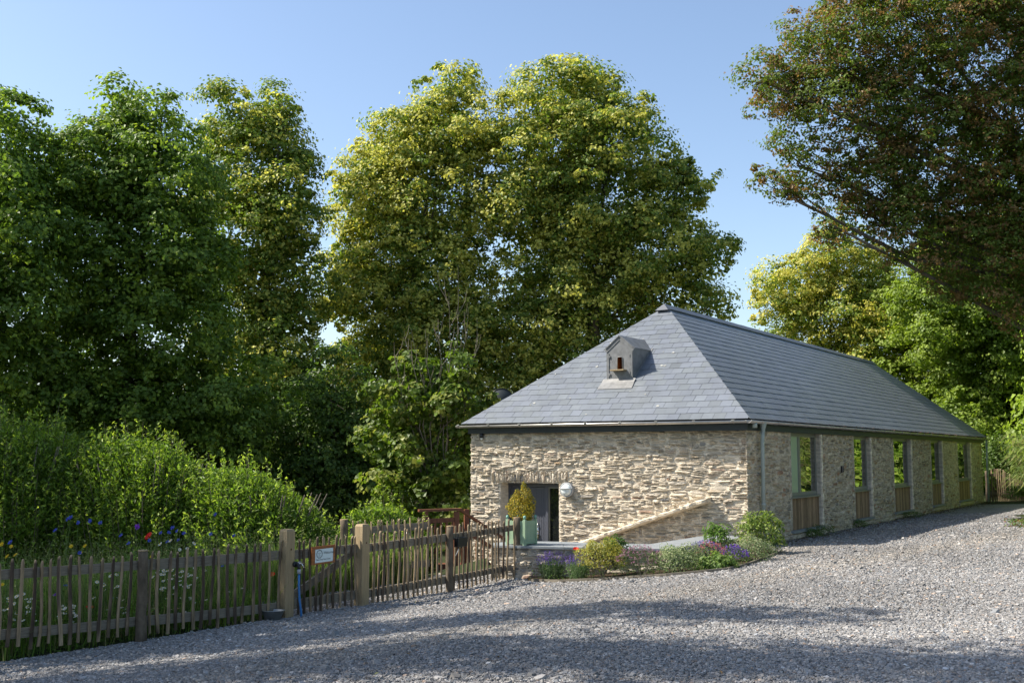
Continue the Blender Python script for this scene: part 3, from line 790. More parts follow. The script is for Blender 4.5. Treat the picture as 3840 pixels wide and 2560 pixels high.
pl = thing('planter_box', 'square sage green wooden planter with ball finials on the low wall', 'planter')
pc = np.array([.23, 19.3]) ; h = .435
def PB(u, v, z): p = pc + DL * u + DW * v; return (p[0], p[1], .122 + z)
S_ = .41
for (u, v) in ((0, 0), (0, S_ - .05), (S_ - .05, 0), (S_ - .05, S_ - .05)):
    m_ = MB(); m_.box(u, u + .05, v, v + .05, 0, h + .015, PB); m_.build('corner_post', M['green_paint'], pl)
for (u, v) in ((.025, .025), (.025, S_ - .025), (S_ - .025, .025), (S_ - .025, S_ - .025)):
    m_ = MB(); c = PB(u, v, 0); m_.lathe([(.008, h + .01), (.012, h + .025), (.024, h + .04), (.028, h + .055), (.024, h + .072), (.012, h + .083), (.001, h + .085)], c, 14)
    m_.build('finial', M['copper'], pl, True)
m_ = MB()
for side in range(4):
    def SB(x, y, z, side=side):
        u, v = [(x, y), (S_ - y, x), (S_ - x, S_ - y), (y, S_ - x)][side]
        return PB(u, v, z)
    m_.box(.05, S_ - .05, .008, .03, .02, .085, SB); m_.box(.05, S_ - .05, .008, .03, h - .085, h - .01, SB)
    x = .05
    while x < S_ - .06:
        m_.box(x + .0015, x + .0495, .014, .03, .085, h - .085, SB); x += .0517
    m_.box(.05, S_ - .05, .026, .034, .02, h - .01, SB)
m_.build('panel', M['green_paint'], pl)
m_ = MB(); m_.box(.03, S_ - .03, .03, S_ - .03, h - .06, h - .04, PB); m_.build('compost', M['soil'], pl)
rebase(pl, PB(.2, .2, 0))

# ------------------------------------------------------------------ foliage engine
def rot_rand(n): 
    v = rng.normal(size=(n, 3)); return v / np.linalg.norm(v, axis=1, keepdims=True)
def leafset(P, N, size, aspect, col, fold=.15, tdir=None, droop=None):
    """rows of folded diamond leaves"""
    n = len(P); N = N / (np.linalg.norm(N, axis=1, keepdims=True) + 1e-9)
    T = rot_rand(n) if tdir is None else tdir
    T = T - N * (T * N).sum(1, keepdims=True); T /= (np.linalg.norm(T, axis=1, keepdims=True) + 1e-9)
    W = np.cross(N, T); s = np.broadcast_to(np.asarray(size, float), (n,))[:, None]
    V = np.empty((n, 4, 3)); V[:, 0] = P - T * s * .5
    V[:, 1] = P - T * s * .05 + W * s * .5 * aspect + N * s * fold; V[:, 2] = P + T * s * .5; V[:, 3] = P - T * s * .05 - W * s * .5 * aspect + N * s * fold
    return V.reshape(-1, 3), np.repeat(col, 4, 0)
class Leaves:
    def __init__(s): s.V = []; s.C = []
    def add(s, P, N, size, aspect, col, **k):
        v, c = leafset(P, N, size, aspect, col, **k); s.V.append(v); s.C.append(c)
    def build(s, name, parent, m=None):
        V = np.concatenate(s.V); C = np.concatenate(s.C); F = np.arange(len(V)).reshape(-1, 4)
        return link(name, mesh_np(name, V, F, np.clip(C, 0, 1)), m or M['leaf'], parent)
def lobe_cloud(lobes, Y, per, clump, nclump, ry=.9, flat=.6, twig=.3, seed=0, jy=.5, core=1.0):
    """lobes (x,z,rx,rz) at depth Y -> leaf positions and outward normals and clump ids"""
    r = np.random.default_rng(seed); P = []; Nn = []; H = []; ctrs = []
    L3 = []
    for i, (x, z, rx, rz) in enumerate(lobes):
        rd = ry * (rx + rz) / 2; dy = r.uniform(-jy, jy) * 1.5
        L3.append((x, Y + dy, z, rx, rd, rz))
    for (x, y, z, rx, rd, rz) in L3:
        area = (rx * rz + rx * rd + rd * rz) / 3 * 4 * math.pi
        k = max(4, int(area * nclump))
        d = r.normal(size=(k, 3)); d /= np.linalg.norm(d, axis=1, keepdims=True)
        f = r.uniform(0, 6, 3); wob = .94 + .13 * np.sin(d[:, 0] * 4 + f[0]) * np.sin(d[:, 2] * 5 + f[1]) + .07 * np.sin(d[:, 1] * 8 + f[2])
        outer_ = r.random(k) < .34
        rad = np.where(outer_, r.uniform(.98, 1.2, k), np.where(r.random(k) < .7, r.uniform(.74, .98, k), r.uniform(.3, .74, k)))
        rad = (rad * wob)[:, None]
        c = np.array([x, y, z]) + d * rad * np.array([rx, rd, rz])
        keep = np.ones(k, bool)
        for q in L3:
            if q[0] == x and q[2] == z: continue
            e = (c - np.array(q[:3])) / np.array(q[3:]); keep &= (e * e).sum(1) > .3
        c = c[keep]; d = d[keep]; outer_ = outer_[keep]; k = len(c)
        if k == 0: continue
        ctrs.append((np.array([x, y, z]), c))
        cr = clump * r.uniform(.65, 1.3, k) * np.where(outer_, .42, 1)
        nt = 13
        tc = r.normal(size=(k, nt, 3)); tc /= np.linalg.norm(tc, axis=2, keepdims=True)
        tc = tc + d[:, None] * .55 + np.array([0, 0, .35])
        tc /= np.linalg.norm(tc, axis=2, keepdims=True)
        tw = c[:, None] + tc * cr[:, None, None] * np.array([1, 1, flat]) * r.uniform(.7, 1.05, (k, nt, 1))
        nl = max(3, int(per / nt))
        pos = tw[:, :, None] + r.normal(size=(k, nt, nl, 3)) * twig * cr[:, None, None, None] * np.array([1, 1, .5])
        nor = (pos - c[:, None, None]) / (cr[:, None, None, None] * np.array([1, 1, flat])) + np.array([0, 0, .3]) + r.normal(size=pos.shape) * .36
        w_ = np.ones((k, nt, nl), bool); w_[outer_, :, nl // 2:] = False; w_ = w_.ravel()
        P.append(pos.reshape(-1, 3)[w_]); Nn.append(nor.reshape(-1, 3)[w_]); H.append((np.repeat(r.random(k), nt * nl) * .42 + np.repeat(r.random(k * nt), nl) * .58)[w_])
    for (x, y, z, rx, rd, rz) in L3:          # leaves on the inner twigs
        n = int(rx * rz * 330 * core)
        if n < 4: continue
        d = r.normal(size=(n, 3)); d /= np.linalg.norm(d, axis=1, keepdims=True)
        P.append(np.array([x, y, z]) + d * (r.uniform(.2, .72, n) ** .7)[:, None] * np.array([rx, rd, rz])); Nn.append(r.normal(size=(n, 3))); H.append(r.random(n) * .5)
    return np.concatenate(P), np.concatenate(Nn), np.concatenate(H), ctrs
def shade(n, h, base, alt, p_alt, var=.28, clumpy=.5):
    """own colour of each leaf: base leaves mixed with paler bracts or red leaves clump by clump"""
    b = np.array(base); a = np.array(alt)
    pick = (h + rng.normal(0, .09, n) > 1 - p_alt)[:, None]
    c = np.where(pick, a, b) * np.clip(rng.normal(1, var, n), .45, 1.8)[:, None]
    return c
def limbs(name, base, crown_ctrs, parent, r0, fork, m, seed, leanlobes=1.0, maxtw=10):
    r = random.Random(seed); mb = MB(); bx, by, bz = base
    top = Vector(fork)
    trunk = [Vector(base)]
    for k in range(1, 6):
        t = k / 5; trunk.append(Vector(base).lerp(top, t) + Vector((r.uniform(-.12, .12), r.uniform(-.12, .12), 0)) * (0 if k in (0,) else 1))
    mb.tube(trunk, [r0 * (1.0 - .6 * k / 5) if k else r0 * 1.35 for k in range(6)], 10)
    for (lc, cl) in crown_ctrs:
        lc = Vector(lc); want = lc.z - .45 * math.hypot(lc.x - top.x, lc.y - top.y) - .6
        a = min(trunk[1:], key=lambda p: abs(p.z - want))
        mid = a.lerp(lc, .5) + Vector((r.uniform(-.3, .3), r.uniform(-.3, .3), -.1 * (lc - a).length * r.uniform(-.5, 1)))
        L = (lc - a).length; rr_ = min(r0 * .4, .02 + L * .009)
        mb.tube([a, a.lerp(mid, .5) , mid, lc], [rr_, rr_ * .8, rr_ * .62, rr_ * .35], 7)
        idx = list(range(len(cl))); r.shuffle(idx)
        for i in idx[:maxtw]:
            e = Vector(cl[i]); s_ = mid.lerp(lc, r.uniform(.2, 1)); mm = s_.lerp(e, .55) + Vector((r.uniform(-.15, .15), r.uniform(-.15, .15), r.uniform(-.05, .2)))
            mb.tube([s_, mm, e], [rr_ * .33, rr_ * .2, .008], 5, caps=False)
    return mb.build(name, m, parent, True)
NL = [0]
fallen()
def tree(name, label, cat, Y, lobes, seed, base_col, alt_col, p_alt, leaf=.12, per=182, clump=.84, nclump=1.45, trunk=None, r0=.3, group=None,
         aspect=.8, ry=.9, flat=.72, clumpy=.5, kindmat=None, fork_t=.55, twig=.2, var=.17, maxtw=8):
    root = thing(name, label, cat, group)
    P, Nn, H, ctrs = lobe_cloud(lobes, Y, per, clump, nclump, ry, flat, twig, seed)
    L = Leaves(); L.add(P, Nn, rng.uniform(.7, 1.25, len(P)) * leaf, aspect, shade(len(P), H, base_col, alt_col, p_alt, var, clumpy))
    NL[0] += len(P)
    L.build('crown', root)
    xs = [l[0] for l in lobes]; zs = [l[1] for l in lobes]
    if trunk is None: trunk = (sum(xs) / len(xs), Y)
    bz = gzf(*trunk) - .1
    ztop = bz + (max(zs) - bz) * fork_t
    limbs('trunk', (trunk[0], trunk[1], bz), ctrs, root, r0, (sum(xs) / len(xs) * .5 + trunk[0] * .5, Y * .6 + trunk[1] * .4, ztop), M['bark'], seed, maxtw=maxtw)
    rebase(root, (trunk[0], trunk[1], bz + .1))
    return root
# leaf colours (reflectances of the leaves themselves)
LIME = (.15, .215, .035); BRACT = (.5, .49, .11); MAPLE = (.125, .2, .032); MAPLE2 = (.26, .35, .055); BEECH = (.125, .175, .028); RED = (.235, .15, .055)
DARK = (.085, .145, .03); WILLOW = (.15, .24, .035); WILLOW2 = (.33, .42, .07)

A = (33, [(-15.5, 11.2, 1.4, 1.6), (-14.8, 11.7, 0.6, 0.8), (-16.4, 10.0, 1.7, 2.1), (-15.3, 8.3, 2.2, 2.1), (-15.4, 5.4, 2.2, 1.8), (-15.1, 3.8, 2.2, 1.2), (-17.5, 7, 2.3, 3), (-15.6, 1.8, 2.6, 1.8)])
Bt = (35, [(-13.0, 12.2, .9, 1.2), (-11.8, 11.9, 1.0, 1.0), (-13.2, 10.6, 2.0, 1.8), (-11.4, 10.5, 1.8, 1.9), (-14.2, 9.2, 2.2, 1.9), (-11.9, 7.8, 2.3, 2.0), (-14.5, 6.5, 2.3, 1.9), (-11.1, 5.2, 2.0, 1.9), (-13.7, 3.9, 2.6, 1.6), (-10.6, 7.8, 1.5, 1.8), (-12.2, 2.6, 2.6, 2.0), (-9.6, 3.2, 1.9, 2.0), (-12.8, 13.1, .45, .6), (-11.5, 12.8, .4, .55), (-14.6, 11.4, 1.0, 1.0)])
Cc = (41, [(-10.6, 14.7, 1.8, 1.3), (-9.3, 14.4, 0.8, 0.8), (-9.9, 12.5, 2.3, 1.9), (-8.6, 11.0, 1.5, 1.6), (-10.7, 9.9, 2.1, 2.1), (-8.6, 8.4, 1.8, 1.9), (-10.4, 6.8, 2.3, 2.1), (-8.7, 5.3, 1.4, 2.0), (-10.3, 3.8, 2.6, 2.1), (-8.6, 2.2, 1.8, 1.9), (-8.9, 15.2, .5, .5)])
Dd = (44, [(-2.7, 16.9, 1.1, 1.2), (-2.4, 14.8, 1.7, 1.7), (-4.7, 14.4, 1.9, 1.5), (-5.5, 12.5, 2.0, 1.9), (-3.3, 12.1, 2.4, 2.1), (-6.6, 12.9, 0.8, 0.5), (-4.8, 10.0, 2.2, 2.0), (-6.8, 9.9, .7, .8), (-5.9, 8.3, 1.9, 1.7), (-3.0, 8.9, 2.4, 2.0), (-5.1, 6.1, 2.1, 2.0), (-2.4, 6.1, 2.2, 2.0), (-4.0, 3.6, 2.4, 1.8), (-6.2, 4.4, 1.6, 1.6)])
Ee = (44, [(2.1, 16.6, 1.9, 1.6), (3.7, 16.9, 1.0, 0.8), (1.4, 14.4, 2.9, 2.1), (4.2, 14.4, 2.2, 1.8), (0.3, 12.1, 2.5, 2.1), (3.6, 11.9, 2.9, 2.2), (6.2, 12.3, 1.8, 1.5), (7.4, 13.3, 0.7, 0.5), (5.6, 10.0, 2.5, 2.0), (7.9, 10.2, 1.2, 0.9), (2.0, 9.4, 2.9, 2.2), (6.8, 8.5, 1.8, 1.2), (3.6, 7.2, 2.9, 2.0), (0.3, 6.6, 2.5, 2.1), (7.9, 7.6, 1.0, 0.4), (-0.2, 4.5, 2.2, 1.7), (3.2, 4.6, 2.6, 1.8)])
Hh = (56, [(15.1, 10.4, 2.4, 1.5), (14.0, 8.8, 1.4, 1.3), (16.9, 12.2, 1.7, 1.5), (17.1, 9.0, 2.5, 2.1), (19.2, 10.1, 2.1, 2.4), (18.4, 7.3, 2.1, 2.1), (16.0, 6.6, 2.2, 1.8)])
J1 = (54, [(20.5, 9.1, 2.4, 2.3), (21.1, 5.8, 2.3, 2.4), (19.1, 6.7, 1.4, 1.6), (21.8, 3.6, 1.6, 2.0), (20.0, 3.4, 2, 1.8)])
J2 = (50, [(21.5, 8.6, 2.3, 2.3), (22.0, 5.5, 2.3, 2.5), (23.5, 7.3, 1.9, 2.5), (21.1, 2.8, 1.6, 1.9), (23.1, 3.0, 1.6, 2.3), (24.8, 5.5, 2, 2.5), (19.8, 8.0, 1.8, 2.2), (22.5, 11.0, 2.4, 2.2), (20.5, 10.6, 1.6, 1.6)])
Ib = (32, [(9.2, 13.9, 1.4, 1.1), (8.4, 12.8, 1.0, 0.9), (10.9, 14.3, 1.9, 1.4), (7.5, 12.8, 0.5, 0.4), (10.0, 12.0, 1.8, 1.3), (8.7, 10.5, 1.1, 0.8), (8.0, 9.8, 0.6, 0.4), (12.0, 12.7, 2.0, 1.6), (14.1, 13.5, 2.1, 2.1), (11.5, 10.2, 1.8, 1.3), (10.3, 9.3, 1.0, 0.8), (13.5, 10.6, 2.1, 1.8), (15.2, 11.4, 1.6, 2.4), (12.2, 8.3, 1.5, 1.1), (14.2, 7.7, 1.8, 1.6), (11.7, 16.1, 2.4, 1.2), (15.0, 6.4, .9, .9), (9.5, 8.6, 0.4, 0.4), (12.6, 9.8, 1.8, 1.4), (14.6, 9.2, 2, 1.6), (12.4, 14.6, 2.2, 1.8), (17.5, 13, 3, 3), (17.5, 8.5, 2.6, 2.4), (15.5, 16.5, 3, 2)])
Gg = [(-10.4, 2.2, 2.4, 2.2), (-7.6, 2.3, 2.2, 2.1), (-5.3, 1.6, 1.7, 2.1), (-12.3, 1.8, 2.2, 2.1), (-6.3, 3.8, 1.3, 1.4), (-14.1, 1.8, 1.9, 1.9)]
Ff = (29, [(-3.0, 3.2, 0.8, 0.7), (-2.1, 3.5, 0.9, 0.7), (-1.2, 3.0, 0.7, 0.8), (-2.6, 1.9, 1.2, 1.0), (-1.6, 1.4, 0.8, 1.2), (-3.1, 0.7, 0.9, 0.8), (-2.0, 0.5, 0.9, 0.7), (-3.5, 2.3, .6, .7), (-.95, 2.0, .5, .6), (-1.5, 4.0, .35, .5), (-2.8, 3.9, .3, .45)])
GT = 'tall trees behind the garden'
tree('maple_tree', 'dark green maple cut by the left edge of the photo', 'tree', *A, 11, MAPLE, MAPLE2, .35, leaf=.15, nclump=1.0, group=GT)
tree('maple_tree', 'tall dark green maple with a ragged twin top, left of the yellowish lime', 'tree', *Bt, 12, MAPLE, MAPLE2, .4, leaf=.15, group=GT, r0=.4, nclump=1.2)
tree('lime_tree', 'lime tree with yellowish top between the dark maple and the sky gap', 'tree', *Cc, 13, LIME, BRACT, .4, leaf=.145, group=GT, r0=.4)
tree('lime_tree', 'lime tree with a narrow top forming the left half of the central crown', 'tree', *Dd, 14, LIME, BRACT, .55, leaf=.145, group=GT, r0=.4, trunk=(-3.4, 44))
tree('lime_tree', 'broadest lime tree with rounded top directly behind the barn ridge', 'tree', *Ee, 15, LIME, BRACT, .52, leaf=.145, group=GT, r0=.5, trunk=(2.8, 44))
tree('lime_tree', 'pale yellow lime tree beyond the far end of the barn ridge', 'tree', *Hh, 16, (.2, .27, .045), (.55, .52, .12), .55, leaf=.14, group=GT, r0=.35)
tree('sycamore_tree', 'green sycamore beyond the far roof hip beside the yellow lime', 'tree', *J1, 17, MAPLE2, (.25, .31, .06), .4, leaf=.16, group=GT)
tree('sycamore_tree', 'bright green sycamore behind the far picket fence at the right edge', 'tree', *J2, 18, (.15, .22, .03), (.25, .33, .05), .45, leaf=.16, group=GT)
tree('copper_beech', 'copper beech with reddish leaves overhanging the drive at upper right', 'tree', *Ib, 19, BEECH, RED, .42, leaf=.11, per=182, clump=.62, nclump=1.75, trunk=(18.5, 33), r0=.5, aspect=.65, flat=.95, clumpy=.6, fork_t=.7)
tree('sycamore_sapling', 'light green young sycamore growing close to the left wall of the barn', 'young tree', *Ff, 20, (.11, .17, .025), (.24, .27, .06), .3, leaf=.15, per=104, clump=.42, nclump=1.7, r0=.06, aspect=.95)
lb = ['darkest bush left of the young sycamore, below the lime', 'dark bush low between the two tall lime crowns', 'dark bush touching the left side of the young sycamore', 'dark bush under the ragged maple behind the willows', 'dark upright bush rising in the gap between the limes', 'dark bush low behind the leftmost willow']
for i, l in enumerate(Gg):
    tree('hazel_bush', lb[i], 'bush', 37.5 + (i % 3) * .8, [l, (l[0] + .4, l[1] - 1.6, l[2], l[3] * .8)], 30 + i, DARK, MAPLE, .3, leaf=.14, r0=.1, group='dark bushes under the trees', nclump=1.0)
# bare shoots over the sapling
bs = thing('dead_shoots', 'bare pale dead shoots sticking up in front of the central limes', 'dead branches')
rr = random.Random(4)
for j, (x, z) in enumerate([(-1.374, 6.707), (-1.871, 5.468), (-2.587, 5.034), (-.863, 5.323), (-3.155, 4.384), (-1.6, 6.0), (-2.3, 4.9), (-1.2, 5.6), (-2.8, 4.8)]):
    m_ = MB(); b_ = Vector((-1.9 + (x + 1.9) * .3, 28.6, 1.2)); tp_ = Vector((x, 28.6, z)); pts = [b_.lerp(tp_, t) + Vector((rr.uniform(-.1, .1), rr.uniform(-.1, .1), 0)) for t in np.linspace(0, 1, 7)]
    m_.tube(pts, [.02, .018, .015, .012, .009, .007, .004], 5)
    for _ in range(7):
        k = rr.randint(2, 5); p0 = pts[k].lerp(pts[k + 1], rr.random()); L_ = rr.uniform(.25, .8); dx = rr.uniform(-.6, .6)
        m_.tube([p0, p0 + Vector((dx * L_ * .6, rr.uniform(-.1, .1), L_ * .5)), p0 + Vector((dx * L_ * .8, rr.uniform(-.1, .1), L_))], [.009, .007, .003], 4)
    m_.build('shoot', M['twig'], bs)
rebase(bs, (-1.9, 28.6, -.9))

# trees out of the frame: the ones that shade the yard from the left and those mirrored in the windows
SHADE = [
 ('ash tree nearest the fence, left of the photo', (-17.5, 14.5), [(-14.6, 9.3, 2.4, 1.9), (-13.0, 8.8, 1.6, 1.3), (-17.4, 12, 2.8, 2.4), (-17, 8, 2.5, 2.4)], 14.3, 1.1),
 ('flat crowned ash tree left of the camera, outside the photo', (-16.0, 9.4), [(-12.6, 11.2, 3.2, 1.0), (-11.4, 9.0, 2.2, 1.2), (-8.9, 11.6, 2.6, .8), (-6.2, 11.0, 1.9, .6), (-15, 9, 2.6, 2)], 8.9, .38),
 ('slender limbed ash tree behind the flat crowned one', (-16.5, 12.2), [(-13.0, 11.0, 2.0, 1.0), (-12.6, 8.6, 2.0, 1.3), (-10.3, 11.4, 2.0, .7), (-8.2, 10.9, 1.5, .45), (-15.5, 9, 2.0, 2)], 12.0, .62),
 ('ash tree left of the willows, outside the photo', (-19.0, 20.5), [(-17.6, 6.0, 2.2, 2.0), (-18.5, 9, 2.6, 2.2), (-15.8, 8.6, 1.5, 1.2)], 20.5, 1.1),
]
for i, (lb_, tr, lo, Y, ry_) in enumerate(SHADE):
    Y += 1.3; tr = (tr[0], tr[1] + 1.3)
    tree('ash_tree', lb_, 'tree', Y, lo, 50 + i, MAPLE, MAPLE2, .3, leaf=.16, per=78, nclump=(1.0, 1.7, 1.5, 1.1)[i], trunk=tr, r0=.3, group='trees just outside the frame', ry=ry_)
RT = [((22, 9), [(21, 7, 3.6, 4), (23, 11, 3.4, 3), (20.5, 3.5, 2.6, 2.4)], 9), ((23, 17), [(22, 7.5, 3.8, 4.2), (24, 12, 3, 3), (20.8, 3.4, 2.4, 2.4)], 17), ((24, 25), [(22.5, 6, 3.2, 3.8), (25, 11, 3.4, 3), (20.4, 3.4, 2.2, 2.2)], 25), ((24, 42), [(24, 5, 3.2, 3.6), (22.5, 2.5, 2.2, 2.4), (25, 9, 2.6, 2.4)], 42), ((29, 50), [(29, 6, 3.6, 4.6), (27, 3, 2.5, 2.6), (30, 11, 3, 2.6)], 50),
      ((30, 60), [(31, 7, 4, 5), (27.5, 4, 3, 3.4)], 60), ((21, 34), [(21, 3.2, 2.4, 2.2), (19.6, 1.5, 1.6, 1.5)], 34)]
for i, (tr, lo, Y) in enumerate(RT):
    tree('sycamore_tree', ['near round', 'near tall', 'near broad', 'round', 'tall', 'broad', 'small'][i] + ' green sycamore right of the drive outside the photo', 'tree', Y, lo, 60 + i, MAPLE2, (.22, .3, .05),   .4, leaf=.24, per=104, clump=1.1, nclump=.9, trunk=tr, r0=.3, group='trees on the bank right of the drive')

HB = [(19.6, 34.2, 1.6, 1.7), (20.6, 37.2, 1.8, 2.0), (22.2, 39.8, 2.0, 2.1), (23.6, 42.6, 2.0, 2.3), (25.0, 46.0, 2.2, 2.4), (20.6, 31.0, 1.6, 1.6)]
for i, (x, y, rx, rz) in enumerate(HB):
    zg = gzf(x, y)
    tree('laurel_bush', ['first', 'second', 'third', 'fourth', 'fifth', 'nearest'][i] + ' sunlit bush on the bank right of the drive, outside the photo', 'bush', y, [(x, zg + rz * .8, rx, rz), (x + .8, zg + rz * 1.7, rx * .9, rz * .9), (x - .3, zg + .5, rx, 1.2)], 80 + i, (.26, .4, .055), (.42, .52, .1), .45, leaf=.19, per=104, clump=.7, nclump=2.0, r0=.07, group='bushes on the bank outside the photo')
# distant wood that closes the view below the crowns
wl = [(x, random.uniform(1.8, 2.8), random.uniform(4, 5.5), random.uniform(3.0, 4.2)) for x in np.arange(-50, 10, 4.2)]
wr = [(x, random.uniform(1.5, 3.0), random.uniform(4, 5), random.uniform(3.4, 4.6)) for x in np.arange(4, 60, 4.2)]
P, Nn, H, _c = lobe_cloud(wl + wr, 68, 44, 1.3, .5, .5, .6, .3, 77)
L = Leaves(); L.add(P, Nn, rng.uniform(.3, .5, len(P)), .8, shade(len(P), H, DARK, MAPLE, .35)); tag(L.build('woodland', None), 'distant dark wood seen in gaps under the trees', 'wood', kind='stuff')

# ------------------------------------------------------------------ willows
def willow(label, cx, cy, rx, ry, ztop, nshoot, seed, slope_=0.0, tint=1.0):
    root = thing('willow_bush', label, 'bush', 'willow bushes behind the fence'); r = np.random.default_rng(seed); L = Leaves(); st_ = MB()
    g0 = gzf(cx, cy); H = ztop - g0
    for k in range(nshoot):
        a = r.uniform(0, 2 * math.pi); q = math.sqrt(r.random()); x = cx + rx * q * math.cos(a); y = cy + ry * q * math.sin(a)
        prof = (1 - (q ** 2.2) * .5) ; top = g0 + H * prof * r.uniform(.72, 1.0) * (1 - slope_ * (x - cx) / rx)
        if r.random() < .22: top += r.uniform(.05, .3)
        out = Vector((math.cos(a), math.sin(a), 0)) * (q * .45)
        ln = min(r.uniform(.6, 1.25), top - g0 - .05)
        tip = Vector((x, y, top)) + out * .3; root_ = Vector((x, y, top - ln)) - out * ln * .5
        n = int(ln * 38)
        t = np.sort(r.uniform(0, 1, n)) ; P = np.array(root_)[None] * (1 - t[:, None]) + np.array(tip)[None] * t[:, None]
        P[:, 0] += .06 * np.sin(t * 3 + k); ax = np.array((tip - root_).normalized())
        an = t * 40 + r.uniform(0, 6); rad = np.stack([np.cos(an), np.sin(an), np.zeros(n)], 1)
        sz = .12 * (1.15 - .5 * t) * r.uniform(.8, 1.2, n)
        T = rad * .8 + ax[None] * .8; P = P + T * (sz * .42)[:, None]
        N = np.cross(T, np.cross(ax[None].repeat(n, 0), T)) * -1 + r.normal(size=(n, 3)) * .35
        N[:, 2] = np.abs(N[:, 2])
        pick = (r.random(n) < np.clip(.15 + (t > .75) * .5, 0, 1))[:, None]
        c = np.where(pick, WILLOW2, WILLOW) * np.clip(r.normal(1, .2, n), .5, 1.6)[:, None] * tint
        L.add(P, N, sz, .3, c, tdir=T, fold=.06)
        if k % 2 == 0: st_.tube([root_, (root_ + tip) / 2 , tip], [.008, .006, .002], 4, caps=False)
    # inner and lower foliage
    n = int(nshoot * 62); d = rot_rand(n); q = r.uniform(.2, .93, n) ** .5
    P = np.array([cx, cy, g0 + H * .44]) + d * q[:, None] * np.array([rx * .95, ry * .95, H * .46 * 1.0]); P[:, 2] -= slope_ * .8 * H * (P[:, 0] - cx) / rx * np.clip((P[:, 2] - g0) / H, 0, 1)
    c = np.array(WILLOW) * np.clip(r.normal(.85, .25, n), .4, 1.5)[:, None]
    T = d + np.array([0, 0, .6]) + r.normal(size=(n, 3)) * .4
    L.add(P, rot_rand(n) + np.array([0, 0, .7]), .11 * r.uniform(.7, 1.2, n), .3, c, tdir=T, fold=.06)
    L.build('foliage', root)
    for k in range(14):
        a = r.uniform(0, 6.28); st_.tube([(cx + .2 * math.cos(a), cy + .2 * math.sin(a), g0 - .1), (cx + rx * .4 * math.cos(a), cy + ry * .4 * math.sin(a), g0 + H * .35), (cx + rx * .7 * math.cos(a), cy + ry * .7 * math.sin(a), g0 + H * .75)], [.04, .025, .01], 5)
    st_.build('stem', M['bark'], root, True); rebase(root, (cx, cy, g0))
willow('leftmost and tallest willow bush behind the wildflowers', -9.6, 21, 2.2, 1.5, 2.85, 620, 1)
willow('rounded willow bush second from the left behind the wildflowers', -7.1, 21, 1.95, 1.4, 2.42, 620, 2, .12)
willow('sunlit yellow green willow bush sloping down towards the gate', -4.75, 20.8, 1.75, 1.3, 1.66, 560, 3, .38, 1.15)
willow('small thin willow between the gate and the brown timber steps', -2.6, 22.3, 1.1, .7, .9, 200, 4, 0.1, 1.15)

# ------------------------------------------------------------------ meadow
def blades(n, xr, yr, keep, hmin, hmax, seed, cols, wid=.006, lean=.35):
    r = np.random.default_rng(seed); x = r.uniform(*xr, n); y = r.uniform(*yr, n); k = keep(x, y); x, y = x[k], y[k]; n = len(x)
    z = gz(x, y) - .02; h = r.uniform(hmin, hmax, n); a = r.uniform(0, 2 * np.pi, n); w = wid * r.uniform(.6, 1.4, n); le = h * np.abs(r.normal(0, lean, n)); b = r.uniform(0, 2 * np.pi, n)
    V = np.empty((n, 5, 3))
    wx, wy = np.cos(a) * w, np.sin(a) * w; dx, dy = np.cos(b) * le, np.sin(b) * le
    V[:, 0] = np.stack([x - wx, y - wy, z], 1); V[:, 1] = np.stack([x + wx, y + wy, z], 1)
    V[:, 2] = np.stack([x + wx * .8 + dx * .35, y + wy * .8 + dy * .35, z + h * .6], 1); V[:, 3] = np.stack([x - wx * .8 + dx * .35, y - wy * .8 + dy * .35, z + h * .6], 1)
    V[:, 4] = np.stack([x + dx, y + dy, z + h * .97], 1)
    o = (np.arange(n) * 5)[:, None]; F4 = o + np.array([[0, 1, 2, 3]]); F3_ = o + np.array([[3, 2, 4]])
    cc = np.array(cols)[r.integers(0, len(cols), n)] * np.clip(r.normal(1, .25, n), .5, 1.7)[:, None]
    return V.reshape(-1, 3), F4, F3_, np.repeat(cc, 5, 0)
def in_meadow(x, y):
    s, t = st(x, y); return ((s < -.06) & (t < 2.6)) | ((s < -1.35) & (t >= 2.6) & (t < 7.5) & (x < -1.6))
def joinb(parts):
    V = []; F4 = []; F3_ = []; C = []; b = 0
    for v, f4, f3, c in parts: V.append(v); F4.append(f4 + b); F3_.append(f3 + b); C.append(c); b += len(v)
    return np.concatenate(V), [np.concatenate(F4), np.concatenate(F3_)], np.concatenate(C)
GR = [(.1, .19, .03), (.14, .24, .035), (.075, .15, .025), (.2, .26, .06), (.24, .23, .1)]
V, F_, C = joinb([blades(60000, (-9, -1.4), (10.5, 19.5), lambda x, y: in_meadow(x, y) & ((st(x, y)[0] < -1.1) | (rng.random(len(x)) < .12)), .25, .8, 1, GR), blades(26000, (-9, -2.0), (10.5, 16.5), lambda x, y: in_meadow(x, y) & ((st(x, y)[0] < -.6) | (rng.random(len(x)) < .3)), .15, .4, 2, GR, .008),
                  blades(16000, (-12, -1.6), (16, 22), in_meadow, .3, 1.0, 3, GR, .008), blades(2600, (-8, -2.2), (11.5, 17), in_meadow, .85, 1.35, 4, [(.16, .2, .06), (.12, .16, .05)], .004, .2),
                  blades(9000, (-4.5, -1.0), (17.0, 21.5), lambda x, y: in_meadow(x, y), .35, .95, 5, [(.16, .22, .05), (.12, .2, .04), (.22, .22, .09)], .007)])
tag(link('meadow_grass', mesh_np('meadow_grass', V, F_, C), M['leaf']), 'tall green meadow grass behind the picket fence', 'grass', kind='stuff')
r = np.random.default_rng(9); n = 95000
x = r.uniform(-9.5, -1.6, n); y = r.uniform(11, 20.5, n); k = in_meadow(x, y); x, y = x[k], y[k]; n = len(x)
